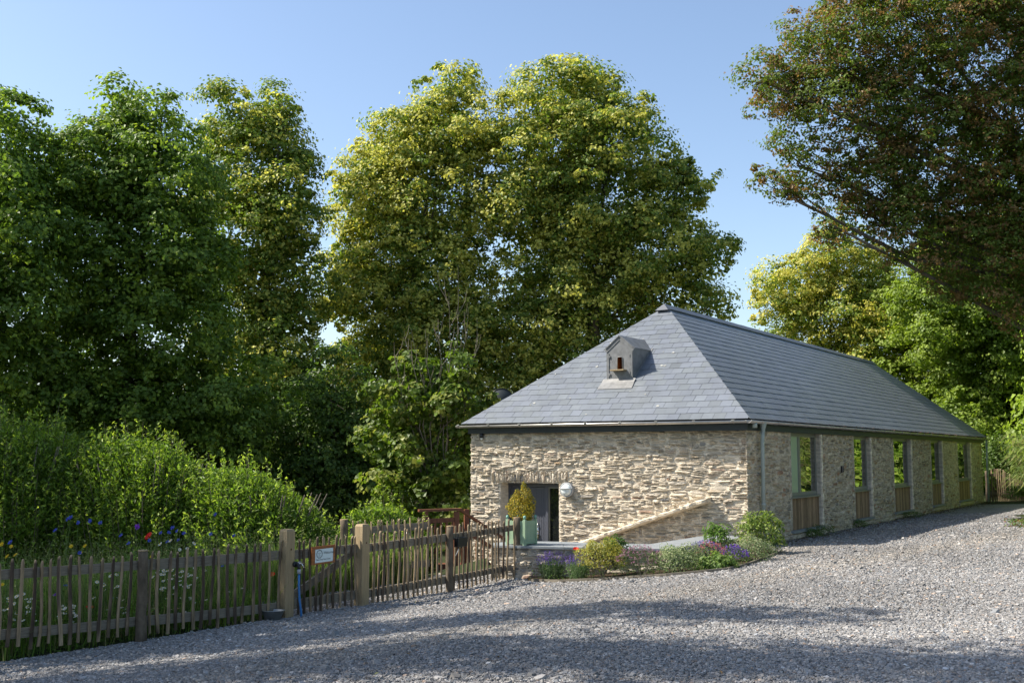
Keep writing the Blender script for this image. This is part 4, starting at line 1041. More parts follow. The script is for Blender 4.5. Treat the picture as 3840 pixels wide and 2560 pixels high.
hh = r.random(n) ** 1.3 * np.where(st(x, y)[0] > -1.1, .6, 1) * (.62 + .3 * (np.sin(x * 2.3) * np.cos(y * 1.7) > .1)); P = np.stack([x, y, gz(x, y) + hh], 1)
L = Leaves(); L.add(P, rot_rand(n) + np.array([0, 0, .9]), r.uniform(.02, .06, n), .45, np.array([(.11, .2, .035)]) * np.clip(r.normal(1, .3, n), .4, 1.8)[:, None])
# seed heads sprinkled on tall stems
n2 = 9000; x = r.uniform(-7.5, -1.8, n2); y = r.uniform(13, 20, n2); k = in_meadow(x, y); x, y = x[k], y[k]; n2 = len(x)
P = np.stack([x, y, gz(x, y) + r.uniform(.6, 1.15, n2)], 1)
L.add(P, rot_rand(n2), r.uniform(.012, .03, n2), .6, np.array([(.2, .23, .09)]) * np.clip(r.normal(1, .25, n2), .5, 1.6)[:, None])
tag(L.build('meadow_herbs', None), 'leafy herbs and seed heads between the meadow grasses', 'herbs', kind='stuff')

# wildflowers
def flower_mesh(kind, h, seed):
    mb = MB(); r_ = random.Random(seed); top = Vector((0, 0, 0)); bend = r_.uniform(-.05, .05)
    mb.tube([(bend, 0, -h), (bend * .4, .01, -h * .5), (0, 0, 0)], [.0035, .003, .002], 4, (.09, .15, .04))
    for q in range(3):
        z = -h * r_.uniform(.2, .8); a = r_.uniform(0, 6.28); l = r_.uniform(.04, .09)
        mb.add([(bend * .5, 0, z), (math.cos(a) * l * .5 + .006, math.sin(a) * l * .5, z + l * .4), (math.cos(a) * l, math.sin(a) * l, z + l * .3), (math.cos(a) * l * .5 - .006, math.sin(a) * l * .5 + .006, z + l * .35)], [(0, 1, 2, 3)], (.08, .14, .03))
    spec = dict(cornflower=(9, .021, .5, (.06, .1, .45), .007, (.1, .04, .35)), daisy=(13, .02, .15, (.8, .8, .76), .0075, (.75, .5, .03)),
                marigold=(12, .022, .2, (.8, .55, .02), .009, (.7, .4, .02)), poppy=(5, .04, .55, (.62, .02, .012), .008, (.02, .02, .02)), knapweed=(9, .028, .5, (.2, .04, .4), .008, (.1, .02, .2)))[kind]
    npet, L_, up, c, rc_, cc = spec
    tl = Vector((r_.uniform(-.4, .4), -.7, 1)).normalized(); u = tl.cross(Vector((1, 0, 0))).normalized(); v = tl.cross(u)
    for q in range(npet):
        a = 2 * math.pi * q / npet; d = u * math.cos(a) + v * math.sin(a); s_ = tl.cross(d); wd = L_ * (1.9 / npet if kind != 'poppy' else .85)
        k = 1.25 if kind == 'poppy' else 1
        g_ = r_.uniform(.85, 1.1); up_ = up * r_.uniform(.6, 1.2)
        P_ = [d * rc_ * .4, d * L_ * .6 + s_ * wd + tl * L_ * up_ * .5, d * L_ + s_ * wd * .55 + tl * L_ * up_, d * L_ - s_ * wd * .55 + tl * L_ * up_, d * L_ * .6 - s_ * wd + tl * L_ * up_ * .5]
        mb.add([tuple(p) for p in P_], [(0, 1, 2, 3, 4)], tuple(x * g_ for x in c))
    mb.add([tuple(tl * .005 + (u * math.cos(a) + v * math.sin(a)) * rc_) for a in np.linspace(0, 5.6, 8)] + [tuple(tl * .011)], [(i, (i + 1) % 8, 8) for i in range(8)], cc)
    return mb.mesh(kind)
FLW = {}
def flower(kind, p, label, cat, group):
    key = (kind, random.randint(0, 3)); gz_ = gzf(p[0], p[1]); h = max(.12, p[2] - gz_)
    if key not in FLW: FLW[key] = flower_mesh(kind, .6, hash(key[1]) + len(kind))
    o = bpy.data.objects.new({'cornflower': 'cornflower', 'daisy': 'oxeye_daisy', 'marigold': 'corn_marigold', 'poppy': 'poppy', 'knapweed': 'knapweed'}[kind], FLW[key]); COL.objects.link(o)
    if not FLW[key].materials: FLW[key].materials.append(M['petal'])
    o.location = p; o.rotation_euler = (random.uniform(-.2, .2), random.uniform(-.2, .2), random.uniform(-.6, .6)); sc = random.uniform(1.0, 1.35)
    if kind == 'poppy': sc = 1.15
    o.scale = (sc, sc, h / .6); tag(o, label, cat, group)
CORN = [(-5.31, 13.1, 0.93), (-5.41, 13.43, 0.93), (-5.28, 13.34, 0.87), (-5.28, 13.71, 0.87), (-5.2, 13.84, 0.84), (-5.33, 12.8, 0.82), (-5.63, 12.32, 0.72), (-4.74, 14.81, 0.65), (-4.47, 14.29, 0.69), (-4.43, 14.31, 0.75), (-4.64, 15.19, 0.65), (-4.4, 14.72, 0.65), (-4.57, 15.04, 0.54), (-4.55, 14.51, 0.56), (-4.77, 14.45, 0.58), (-4.04, 14.71, 0.64), (-3.95, 15.58, 0.56), (-4.22, 15.57, 0.85), (-5.32, 13.52, 0.5), (-4.09, 15.55, 0.14), (-5.48, 13.53, 0.11), (-4.87, 13.44, -0.03), (-5.0, 14.32, 0.55), (-5.01, 14.06, 0.67)]
PURP = [(-5.4, 13.07, 0.06), (-4.67, 13.66, 0.8)]
YEL = [(-5.99, 12.89, 0.66), (-6.01, 13.18, 0.61), (-5.75, 12.73, 0.55), (-5.98, 13.03, 0.51), (-5.25, 13.5, 0.59), (-5.55, 13.83, 0.56), (-5.44, 13.9, 0.47), (-4.56, 13.91, 0.43), (-5.72, 12.37, 0.26), (-4.54, 14.14, 0.45)]
OX = [(-4.29, 14.17, 0.2), (-3.94, 14.23, -0.15), (-4.17, 13.98, -0.29), (-4.22, 13.96, 0.17), (-4.33, 13.74, 0.06), (-4.43, 13.96, 0), (-4.17, 13.92, 0.24), (-4.03, 14.07, 0.14), (-4.21, 14.14, 0.03), (-4.31, 14.12, -0.25), (-4.38, 14.07, 0.13), (-4.26, 14.08, -0.3), (-4.12, 14.12, 0.05), (-4.28, 14.25, -0.13), (-4.42, 13.97, 0), (-4.14, 14.2, -0.12), (-4.18, 14.19, 0.18), (-4.45, 14.05, 0.24), (-4.23, 14.39, 0.13), (-4.39, 14.13, -0.28), (-4.4, 13.61, -0.17), (-4.36, 13.79, 0.14), (-4.43, 13.74, 0.24), (-4.06, 14.11, -0.17), (-4.18, 14.32, -0.16), (-4.13, 13.95, -0.26), (-4.27, 14.26, 0.14), (-4.42, 13.87, 0.21), (-4.45, 13.85, 0.26), (-4.3, 13.93, -0.23), (-4.54, 13.93, 0.17), (-4.32, 14.01, 0.14), (-4.24, 14.31, 0.1), (-4.34, 14.19, 0.02), (-4.47, 13.87, -0.21), (-4.2, 14.42, 0.14), (-4.35, 13.91, -0.09), (-4.23, 14, -0.28), (-4.28, 14.22, 0.09), (-4.11, 14.26, 0.25), (-4.26, 13.91, 0.2), (-4.42, 13.92, 0.04), (-4.28, 14, 0.03), (-4.13, 13.99, 0.05), (-4.43, 14.02, 0.23), (-4.35, 13.91, 0.25), (-4.25, 14.35, 0.04), (-4.21, 14.13, -0.2), (-4.53, 13.94, -0.27), (-4.28, 13.88, 0.26), (-4.19, 13.95, 0.07), (-4.29, 14.01, -0.05), (-4.33, 14.11, -0.29), (-4.45, 13.98, 0.29), (-4.27, 14.12, -0.24), (-4.32, 13.72, 0.3), (-4.08, 14.22, -0.32), (-4.27, 13.73, -0.02), (-4.14, 14.12, 0.02), (-4.07, 14.58, 0.18), (-4.38, 13.78, 0.04), (-4.41, 13.96, 0.2), (-5.62, 12.24, 0), (-5.46, 12.16, 0.15), (-5.55, 12.38, -0.06), (-5.37, 12.24, 0.04), (-5.48, 12.16, 0.08), (-5.59, 12.25, 0.12), (-5.45, 12.15, 0.16), (-5.52, 12.59, -0.09), (-5.46, 12.33, 0.16), (-5.56, 12.33, 0.04), (-5.68, 12.37, -0.14), (-5.37, 12.26, 0.02), (-5.54, 12.59, 0.07), (-5.49, 12.05, 0.04), (-5.45, 12.45, -0.05), (-5.65, 12.21, -0.01), (-5.48, 12.67, -0.11), (-5.36, 12.43, -0.15), (-5.65, 12.4, 0.07), (-5.51, 12.41, -0.15), (-5.53, 12.27, -0.11), (-5.35, 12.32, 0.01), (-5.42, 12.27, -0.12), (-5.41, 12.37, 0.07), (-5.39, 12.38, 0.1), (-5.51, 12.23, -0.11), (-5.15, 13, -0.07), (-5.17, 12.71, -0.1), (-5.12, 12.93, -0.15), (-5.01, 12.71, -0.13), (-5.05, 12.72, -0.1), (-5.21, 12.86, -0.08), (-5.22, 12.96, -0.12), (-5.07, 12.79, -0.03), (-5.14, 12.53, -0.11), (-5.15, 12.65, -0.05), (-5.19, 12.67, -0.15), (-5.17, 12.7, -0.02), (-5.12, 12.89, -0.1), (-5.15, 12.68, -0.17), (-5.19, 12.84, -0.06), (-5.13, 13.02, -0.19), (-5.17, 12.97, -0.05), (-5.15, 12.97, -0.14), (-5.12, 12.9, -0.07), (-5.07, 12.77, -0.16), (-5.23, 12.92, -0.14), (-5.08, 12.78, -0.21), (-5.15, 13.04, -0.19), (-5.2, 12.71, -0.1), (-4.8, 13.37, 0.26), (-4.84, 13.24, -0.14), (-4.73, 13.49, -0.21), (-4.93, 13.02, 0.03), (-4.73, 13.43, -0.05), (-4.93, 13.26, 0.3), (-4.68, 13.37, -0.15), (-4.8, 13.35, 0.11), (-4.72, 13.37, -0.13), (-4.76, 13.33, -0.01), (-4.87, 13.12, 0.18), (-4.88, 13.2, 0.15), (-4.86, 13.34, 0.25), (-4.72, 13.2, 0.14), (-4.88, 12.96, 0.22), (-4.92, 13.33, 0.08), (-3.73, 14.5, -0.08), (-3.68, 15.02, -0.1), (-4.46, 13.92, 0.58), (-4.21, 13.93, 0.51), (-4.2, 14.21, 0.5), (-4.3, 13.82, 0.63), (-4.17, 14.4, 0.55)]
POPPY = [((-4.86, 14.68, .61), 'large red poppy standing highest above the fence rail'), ((-5.2, 13.61, -.16), 'red poppy low between pickets left of the round bark post'),
         ((-4.53, 14.92, .2), 'red poppy just below the top rail among white daisies'), ((-3.42, 15.69, .01), 'small red poppy beside the left square gate post')]
for p in CORN: flower('cornflower', p, 'bright blue cornflower on a thin stem in the meadow behind the left fence', 'cornflower', 'blue cornflowers in the meadow')
for p in YEL: flower('marigold', p, 'yellow corn marigold in the meadow behind the left fence', 'marigold', 'yellow marigolds in the meadow')
for p in OX: flower('daisy', p, 'white oxeye daisy with yellow centre in the meadow behind the left fence', 'daisy', 'white daisies in the meadow')
for p, l in POPPY: flower('poppy', p, l, 'poppy', 'red poppies in the meadow')
flower('knapweed', PURP[0], 'purple knapweed seen between the left pickets', 'knapweed', None); flower('knapweed', PURP[1], 'dull purple flower left above the bark post', 'knapweed', None)

# ------------------------------------------------------------------ picket fence
def picket_mesh(seed, h, dark):
    r_ = random.Random(seed); mb = MB(); n = 8; w0 = r_.uniform(.0155, .0225); d0 = r_.uniform(.011, .017)
    ox = r_.uniform(-.014, .014); a = r_.uniform(-.018, .018); b_ = r_.uniform(0, 6); V = []; C_ = []
    light = np.array([.30, .225, .14]) * r_.uniform(.75, 1.15); bark = np.array([.075, .055, .04]) * r_.uniform(.8, 1.3)
    for i in range(n):
        t = i / (n - 1); z = h * t; cx = a * math.sin(t * 5 + b_) + ox * t * 1.5; w = w0 * (1.06 - .2 * t) * r_.uniform(.92, 1.06)
        if i == n - 1: w *= .38; z = h
        if i == n - 2: z = h - .04
        V += [(cx - w, 0, z), (cx - w * .1, -d0, z), (cx + w, -d0 * .3, z), (cx + w * .9, d0, z), (cx - w * .8, d0, z)]
        k = dark + r_.uniform(-.25, .25) + .3 * math.sin(t * 4 + b_)
        k2 = min(1, max(0, (k - .3) * 2.2))
        cF = light * (1 - k2) + bark * k2
        if i == n - 1: cF = light * 1.2
        V_c = [cF, cF, light if dark < .8 else cF, light * .8, light * .8]; C_ += [tuple(c) for c in V_c]
    F_ = [tuple(range(5))[::-1], tuple((n - 1) * 5 + q for q in range(5))]
    for i in range(n - 1):
        for q in range(5): F_.append((i * 5 + q, i * 5 + (q + 1) % 5, (i + 1) * 5 + (q + 1) % 5, (i + 1) * 5 + q))
    b0_ = mb.add(V, F_)
    for q, c in enumerate(C_): mb.c[b0_ + q] = c
    return mb.mesh('picket')
FANG = math.atan2(FD[1], FD[0])
PSEED = [100]
def picket(parent, t, zb, zt, off=.055, dark=None):
    PSEED[0] += 1; r_ = random.Random(PSEED[0]); dark = r_.choice((.1, .2, .5, .9, .95)) if dark is None else dark
    o = link('picket', picket_mesh(PSEED[0], zt - zb, dark), M['split_wood'], parent)
    o.location = F3(t, off, zb); o.rotation_euler = (r_.uniform(-.015, .015), r_.uniform(-.03, .03), FANG + r_.uniform(-.2, .2)); return o
def board(parent, name, pts, hgt, off0, off1, m=None, col=None):
    mb = MB(); V = []
    for (t, z) in pts:
        V += [F3(t, off0, z - hgt / 2), F3(t, off1, z - hgt / 2), F3(t, off1, z + hgt / 2), F3(t, off0, z + hgt / 2)]
    F_ = [(0, 1, 2, 3), tuple((len(pts) - 1) * 4 + k for k in (3, 2, 1, 0))]
    for i in range(len(pts) - 1):
        for k in range(4): F_.append((i * 4 + k, i * 4 + (k + 1) % 4, (i + 1) * 4 + (k + 1) % 4, (i + 1) * 4 + k))
    mb.add(V, F_); return mb.build(name, m or M['rail_wood'], parent)
def round_post(parent, t, zb, zt, r_, off=-.02, label=None, m=None, seed=1, xy=None):
    rd = random.Random(seed); mb = MB(); n = 8
    x, y, _ = F3(t, off, 0) if xy is None else (xy[0], xy[1], 0)
    pts = [(x + rd.uniform(-.006, .006), y + rd.uniform(-.006, .006), zb - .1 + (zt - zb + .1) * k / n) for k in range(n + 1)]
    mb.tube(pts, [r_ * rd.uniform(.94, 1.06) * (1.06 - .1 * k / n) for k in range(n + 1)], 14)
    o = mb.build('post', m or M['bark_post'], parent, True)
    mb = MB(); p = pts[-1]; mb.lathe([(r_ * .97, .0), (r_ * .93, .012), (.001, .014)], (p[0], p[1], p[2] - .002), 14, (.34, .25, .14)); mb.build('sawn_end', M['split_wood'], o)
    if label: o['label'] = label
    return o
rnd = random.Random(21)
TA = [-1.98, -1.86, -1.73, -1.62, -1.51, -1.39, -1.24, -1.16, -1.04, -.9, -.79, -.67, -.54, -.42, -.29, -.16, -.03, .26, .38, .52, .64, .76, .91, 1.03, 1.17, 1.29, 1.44, 1.56, 1.69, 1.86, 1.99, 2.12, 2.29]
fl = thing('picket_fence', 'left run of split chestnut picket fence in front of the wildflowers', 'fence', 'chestnut picket fence runs')
def topz(t): return float(np.interp(t, [-3, -1.5, 0, 2.2], [.62, .58, .535, .53]))
def botz(t): return float(np.interp(t, [-3, -1.5, 0, 2.2], [-.32, -.36, -.43, -.485]))
for t in [-2.6, -2.45, -2.3, -2.2, -2.08] + TA: picket(fl, t, botz(t) + rnd.uniform(-.025, .025), topz(t) + rnd.uniform(-.03, .03))
for (za, zb_, nm) in ((.43, .35, 't'), (-.2, -.34, 'b')):
    board(fl, 'rail', [(-3, za + .02), (-1.6, za), (-.5, (za * .65 + zb_ * .35)), (.1, (za * .55 + zb_ * .45))], .105, .0, .032)
    board(fl, 'rail', [(.1, (za * .55 + zb_ * .45) - .003), (1, (za * .25 + zb_ * .75)), (2.36, zb_)], .125 if nm == 't' else .115, .002, .034)
round_post(fl, .13, -.5, .565, .062, .075, 'dark bark covered round post', seed=5)
rebase(fl, F3(-1, 0, -.45))
# gate posts
def gpost(label, t, off, zb, zt, w_, seed):
    root = thing('gate_post', label, 'gate post', 'square posts of the garden gate'); mb = MB(); h_ = w_ / 2
    def Q_(x, y, z): return F3(t + x, off + y, z)
    P_ = []
    for (z, k) in ((zb - .1, 1), (zt - .03, 1), (zt, .8)):
        P_ += [Q_(-h_ * k, -h_ * k, z), Q_(h_ * k, -h_ * k, z), Q_(h_ * k, h_ * k, z), Q_(-h_ * k, h_ * k, z)]
    F_ = [(8, 9, 10, 11)]
    for i in range(2):
        for k in range(4): F_.append((i * 4 + k, i * 4 + (k + 1) % 4, (i + 1) * 4 + (k + 1) % 4, (i + 1) * 4 + k))
    mb.add(P_, F_); o = mb.build('post', M['post_wood'], root)
    mb = MB(); mb.tube([Q_(.01, h_ - .002, zt - .27), Q_(.01, h_ + .002, zt - .27)], .014, 10, (.08, .04, .02)); mb.build('knot', M['split_wood'], root)
    pk = thing  # pickets nailed beside the post
    rebase(root, Q_(0, 0, zb)); return root
gpost('square timber gate post carrying the tap and blue hose', 2.425, .06, -.54, .695, .15, 1)
gpost('square timber gate post on the hinge side, right of the welcome sign', 3.9, .06, -.565, .69, .155, 2)
gt_ = thing('garden_gate', 'picket garden gate with diagonal brace between the two square posts', 'gate')
for t in (2.67, 2.77, 2.88, 2.99, 3.1, 3.22, 3.33, 3.46, 3.57, 3.69, 3.8): picket(gt_, t, -.47 + rnd.uniform(-.02, .015), .545 + rnd.uniform(-.03, .02), dark=rnd.choice((.6, .9, .95, .3)))
board(gt_, 'rail', [(2.6, .335), (3.86, .34)], .125, .0, .032); board(gt_, 'rail', [(2.6, -.335), (3.86, -.33)], .125, .0, .032)
board(gt_, 'brace', [(2.62, -.22), (3.3, .06), (3.8, .3)], .12, -.03, -.001)
rebase(gt_, F3(3.2, 0, -.5))
fr2 = thing('picket_fence', 'sunlit run of chestnut picket fence between the gate and the planter', 'fence', 'chestnut picket fence runs')
for t in (4.15, 4.26, 4.38, 4.48, 4.6, 4.72, 4.84, 4.95, 5.07, 5.18, 5.29, 5.4, 5.51, 5.64, 5.75, 6.08, 6.21, 6.33, 6.43, 6.54, 6.66, 6.77, 6.88, 6.98, 7.11, 7.22, 7.3, 7.42, 7.53):
    picket(fr2, t, float(np.interp(t, [4, 6, 7.5], [-.5, -.48, -.43])) + rnd.uniform(-.03, .02), float(np.interp(t, [4, 7.5], [.55, .585])) + rnd.uniform(-.03, .03), dark=rnd.choice((.05, .15, .3, .6, .9)))
picket(fr2, 7.68, -.5, .585, .1, .1)
for z0_, z1_ in ((.36, .43), (-.31, -.25)):
    board(fr2, 'rail', [(4.08, z0_ - .03), (5, z0_ - .01), (5.93, z0_ + .01)], .12, 0, .032); board(fr2, 'rail', [(5.93, z0_ + .012), (7.75, z1_)], .1, .001, .033)
round_post(fr2, 5.93, -.52, .55, .062, .075, 'round post with pale sawn top in the middle of the run', seed=7)
round_post(fr2, 7.83, -.5, .6, .065, .06, 'greyish round post at the end beside the low wall', seed=8)
rebase(fr2, F3(5.9, 0, -.5))
fb = thing('picket_fence', 'rear run of picket fence behind the gate, ending at the brown steps', 'fence', 'chestnut picket fence runs')
BF0 = np.array([-2.78, 18.85]); BF1 = np.array([-1.45, 19.35]); bd_ = (BF1 - BF0); bl_ = np.hypot(*bd_); bd_ = bd_ / bl_; bn_ = np.array([bd_[1], -bd_[0]])
for k in range(14):
    u = .06 + k * bl_ / 14; p = BF0 + bd_ * u + bn_ * .03; PSEED[0] += 1
    o = link('picket', picket_mesh(PSEED[0], 1.08 + rnd.uniform(-.03, .03), rnd.choice((.05, .2, .5))), M['split_wood'], fb); o.location = (p[0], p[1], -.52 + .04 * k / 14)
    o.rotation_euler = (0, rnd.uniform(-.03, .03), math.atan2(bd_[1], bd_[0]) + rnd.uniform(-.2, .2))
for z in (.4, -.25):
    mb = MB()
    V = [(*(BF0 + bd_ * u + bn_ * o_), z + zz + .05 * u) for u in (0, bl_) for o_, zz in ((0, -.06), (.015, -.06), (.015, .06), (0, .06))]
    mb.add(V, [(0, 1, 2, 3), (7, 6, 5, 4), (0, 4, 5, 1), (1, 5, 6, 2), (2, 6, 7, 3), (3, 7, 4, 0)]); mb.build('rail', M['rail_wood'], fb)
round_post(fb, 0, -.55, .6, .07, label='thick mossy round post', seed=9, xy=(-2.88, 18.8))
rebase(fb, (-2.1, 19.1, -.5))

# sign on the gate
sg = thing('gate_sign', 'small wooden sign with pale blue Welcome plaque screwed to the gate', 'sign')
def SG(x, y, z): return F3(3.075 + x, .085 + y, .305 + z + x * .02)
mb = MB(); mb.box(-.225, .225, 0, .02, -.125, .125, SG); mb.build('board', M['sign_wood'], sg)
mb = MB(); mb.box(-.165, .18, .0205, .024, -.1, .085, SG); pq = mb.build('plaque', M['plaque'], sg)
def text_part(txt, size, x, z, parent, shear=.0, y=.0255):
    cu = bpy.data.curves.new('txt', 'FONT'); cu.body = txt; cu.size = size; cu.shear = shear; cu.offset = .0004; cu.extrude = .0
    to = bpy.data.objects.new('txt', cu); COL.objects.link(to); bpy.context.view_layer.update()
    me = bpy.data.meshes.new_from_object(to.evaluated_get(bpy.context.evaluated_depsgraph_get())); bpy.data.objects.remove(to)
    for v in me.vertices: v.co = Vector(SG(x + v.co.x, y, z + v.co.y))
    me.name = 'lettering'; me.materials.clear(); return link('lettering', me, M['ink'], parent)
text_part('Welcome!', .05, -.012, .012, pq, .25)
text_part('Please Keep Gate Closed', .0272, -.15, -.068, pq, .12)
mb = MB(); cx_, cz_ = -.085, .018
mb.tube([SG(cx_ + (.053 + .004 * math.sin(a * 9)) * math.cos(a), .0255, cz_ + (.053 + .004 * math.sin(a * 9)) * math.sin(a)) for a in np.linspace(0, 2 * math.pi, 60)], .0032, 5)
for a in np.linspace(0, 6.1, 22):
    r0_, r1_ = .047, .06; mb.tube([SG(cx_ + r0_ * math.cos(a), .0256, cz_ + r0_ * math.sin(a)), SG(cx_ + r1_ * math.cos(a + .15), .0256, cz_ + r1_ * math.sin(a + .15))], .0017, 4)
for (z, l) in ((.01, .032), (-.008, .014), (-.025, .018)):
    mb.tube([SG(cx_ + x, .0256, cz_ + z + .0035 * math.sin(x * 420)) for x in np.linspace(-l, l, 26)], .0013, 4)
mb.build('wreath_emblem', M['ink'], pq)
mb = MB()
for (x, z) in ((-.155, .075), (.17, .075), (-.155, -.09), (.17, -.09)): mb.tube([SG(x, .024, z), SG(x, .0265, z)], .003, 8)
mb.build('screw', M['galv'], pq); rebase(sg, SG(0, 0, 0))

# tap, hose, bowl
tp = thing('garden_tap', 'outdoor tap with blue hose fixed to the front of the gate post', 'tap')
def TP(x, y, z): return F3(2.5 + x, .137 + y, .2 + z)
mb = MB(); mb.tube([TP(0, 0, .02), TP(0, .03, .02)], .04, 14); mb.tube([TP(0, .02, .02), TP(0, .07, .02), TP(0, .09, .0), TP(0, .09, -.05)], .024, 10); mb.build('tap_body', M['black'], tp, True)
mb = MB(); mb.tube([TP(0, .06, .03), TP(.05, .06, .035), TP(.1, .06, .025)], .012, 8); mb.tube([TP(.07, .06, .03), TP(.105, .06, -.02), TP(.115, .06, -.04)], .011, 8)
mb.tube([TP(.0, .06, .05), TP(.07, .06, .055)], .005, 6); mb.build('spout', M['chrome'], tp, True)
mb = MB(); mb.tube([TP(0, .09, -.04), TP(0, .09, -.1)], .027, 12); mb.build('hose_connector', M['grey_plastic'], tp, True)
mb = MB(); mb.tube([TP(0, .09, -.09), TP(0, .092, -.25), TP(.01, .1, -.45), TP(.035, .11, -.62), TP(.04, .115, -.76)], .015, 10); mb.build('hose', M['hose'], tp, True)
rebase(tp, TP(0, 0, 0))
bw = thing('metal_bowl', 'oval galvanised metal water bowl on the gravel below the tap', 'bowl')
bx_, by_ = -3.2, 14.78; bz_ = gzf(bx_, by_) + .012
mb = MB(); n = 26; prof = [(.001, .0), (.105, .0), (.155, .115), (.165, .118), (.165, .124), (.152, .12), (.1, .012), (.001, .01)]; V = []; F_ = []
for (r_, z) in prof:
    for k in range(n):
        a = 2 * math.pi * k / n; V.append((bx_ + r_ * math.cos(a) * 1.0, by_ + r_ * .72 * math.sin(a), bz_ + z))
for i in range(len(prof) - 1):
    for k in range(n): F_.append((i * n + k, i * n + (k + 1) % n, (i + 1) * n + (k + 1) % n, (i + 1) * n + k))
mb.add(V, F_); mb.build('bowl', M['galv'], bw, True)
mb = MB(); mb.add([(bx_ + .13 * math.cos(a), by_ + .093 * math.sin(a), bz_ + .075) for a in np.linspace(0, 6.04, 24)], [tuple(range(24))]); mb.build('water', M['door_glass'], bw); rebase(bw, (bx_, by_, bz_))
# black socket box on the fence
eb = thing('socket_box', 'black weatherproof socket box on the pickets right of the round post', 'electrical box')
def EB(x, y, z): return F3(6.15 + x, .085 + y, .29 + z)
mb = MB(); mb.box(-.13, .13, 0, .02, -.08, .08, EB); mb.box(-.118, .118, .02, .075, -.07, .07, EB); mb.box(-.122, .122, .075, .085, -.074, .074, EB); eo = mb.build('housing', M['black'], eb)
bv = eo.modifiers.new('bevel', 'BEVEL'); bv.width = .008; bv.segments = 2
mb = MB(); mb.tube([EB(-.05, .03, -.07), EB(-.05, .035, -.12), EB(-.07, .03, -.16), EB(-.11, .02, -.22)], .007, 8); mb.build('cable', M['grey_plastic'], eb, True)
mb = MB(); mb.tube([EB(-.05, .03, -.06), EB(-.05, .03, -.1)], .013, 8); mb.tube([EB(.03, .03, -.06), EB(.03, .03, -.1)], .013, 8); mb.build('gland', M['black'], eb, True); rebase(eb, EB(0, 0, 0))

# brown timber steps
sp_ = thing('timber_steps', 'brown stained timber landing with handrail leading down towards the door', 'steps')
def tbox(name, *bx, parent=sp_, m='stained'):
    mb = MB()
    for b_ in bx: mb.box(*b_)
    return mb.build(name, M[m], parent)
def TS(name, c, w_, d, z0_, z1_, rot=.25):
    mb = MB(); co, si = math.cos(rot), math.sin(rot)
    mb.box(-w_ / 2, w_ / 2, -d / 2, d / 2, z0_, z1_, lambda x, y, z: (c[0] + x * co - y * si, c[1] + x * si + y * co, z)); return mb.build(name, M['stained'], sp_)
pA, pB, pC, pD = (-1.78, 22.55), (-1.15, 22.75), (-1.62, 23.5), (-.98, 23.6)
for p in (pA, pB, pD): TS('newel_post', p, .1, .1, -.95, .545)
def rail3(name, p, q, w_, h_):
    mb = MB(); p, q = Vector(p), Vector(q); d = (q - p).normalized(); s_ = d.cross(Vector((0, 0, 1))).normalized() * w_ / 2; u = Vector((0, 0, 1)) * h_
    V = [tuple(x) for e in (p, q) for x in (e - s_, e + s_, e + s_ + u, e - s_ + u)]
    mb.add(V, [(0, 1, 2, 3), (7, 6, 5, 4), (0, 4, 5, 1), (1, 5, 6, 2), (2, 6, 7, 3), (3, 7, 4, 0)]); return mb.build(name, M['stained'], sp_)
rail3('handrail', (-1.92, 22.5, .545), (-1.05, 22.78, .56), .14, .05)
rail3('handrail', (-1.1, 22.76, .56), (-.15, 23.3, -.1), .12, .05)
rail3('mid_rail', (-1.78, 22.55, .31), (-1.15, 22.75, .33), .05, .09)
rail3('mid_rail', (-1.15, 22.75, .2), (-.2, 23.25, -.42), .05, .09)
rail3('bottom_rail', (-1.78, 22.55, -.62), (-1.15, 22.75, -.62), .05, .09)
for k in range(5):
    t = (k + .7) / 5.4; TS('baluster', (pA[0] + (pB[0] - pA[0]) * t, pA[1] + (pB[1] - pA[1]) * t), .04, .04, -.6, .34)
for k in range(6):
    t = (k + .8) / 6.5; x = pB[0] + (-.2 - pB[0]) * t; y = pB[1] + .5 * t; TS('baluster', (x, y), .04, .04, -.75 - .2 * t, .26 - .62 * t)
mb = MB(); mb.prism([(-2.55, 22.2), (-1.1, 22.7), (-1.0, 23.8), (-2.6, 23.5)], -.66, -.6); mb.build('deck', M['stained'], sp_)
mb = MB()
for k in range(9): mb.box(-2.6 + k * .1, -2.6 + k * .1 + .09, 21.98, 22.0, -.95, -.12)
mb.build('side_boards', M['stained'], sp_)
for k in range(3):
    mb = MB(); mb.prism([(-1.0 + k * .28, 22.75 + k * .14), (-.72 + k * .28, 22.89 + k * .14), (-1.1 + k * .28, 23.7 + k * .14), (-1.38 + k * .28, 23.56 + k * .14)], -.8 - k * .12, -.76 - k * .12); mb.build('tread', M['stained'], sp_)
rebase(sp_, (-1.5, 22.8, -.9))
bq = thing('kettle_barbecue', 'black kettle barbecue with silver handle half hidden behind the sunlit pickets', 'barbecue')
cb = (-1.98, 20.9, 0)
mb = MB(); mb.lathe([(.001, .18), (.1, .17), (.19, .11), (.235, .01)], cb, 22); mb.build('lid', M['black'], bq, True)
mb = MB(); mb.lathe([(.235, .0), (.215, -.09), (.13, -.17), (.001, -.2)], cb, 22); mb.build('bowl', M['black'], bq, True)
mb = MB(); mb.tube([(cb[0] - .05, cb[1] - .05, .17), (cb[0] - .05, cb[1] - .07, .22), (cb[0] + .05, cb[1] - .07, .22), (cb[0] + .05, cb[1] - .05, .17)], .009, 8); mb.build('handle', M['chrome'], bq, True)
for a in (.5, 2.6, 4.7):
    mb = MB(); mb.tube([(cb[0] + .12 * math.cos(a), cb[1] + .12 * math.sin(a), -.14), (cb[0] + .28 * math.cos(a), cb[1] + .28 * math.sin(a), -.62)], .012, 8); mb.build('leg', M['galv'], bq, True)
rebase(bq, (cb[0], cb[1], -.6))

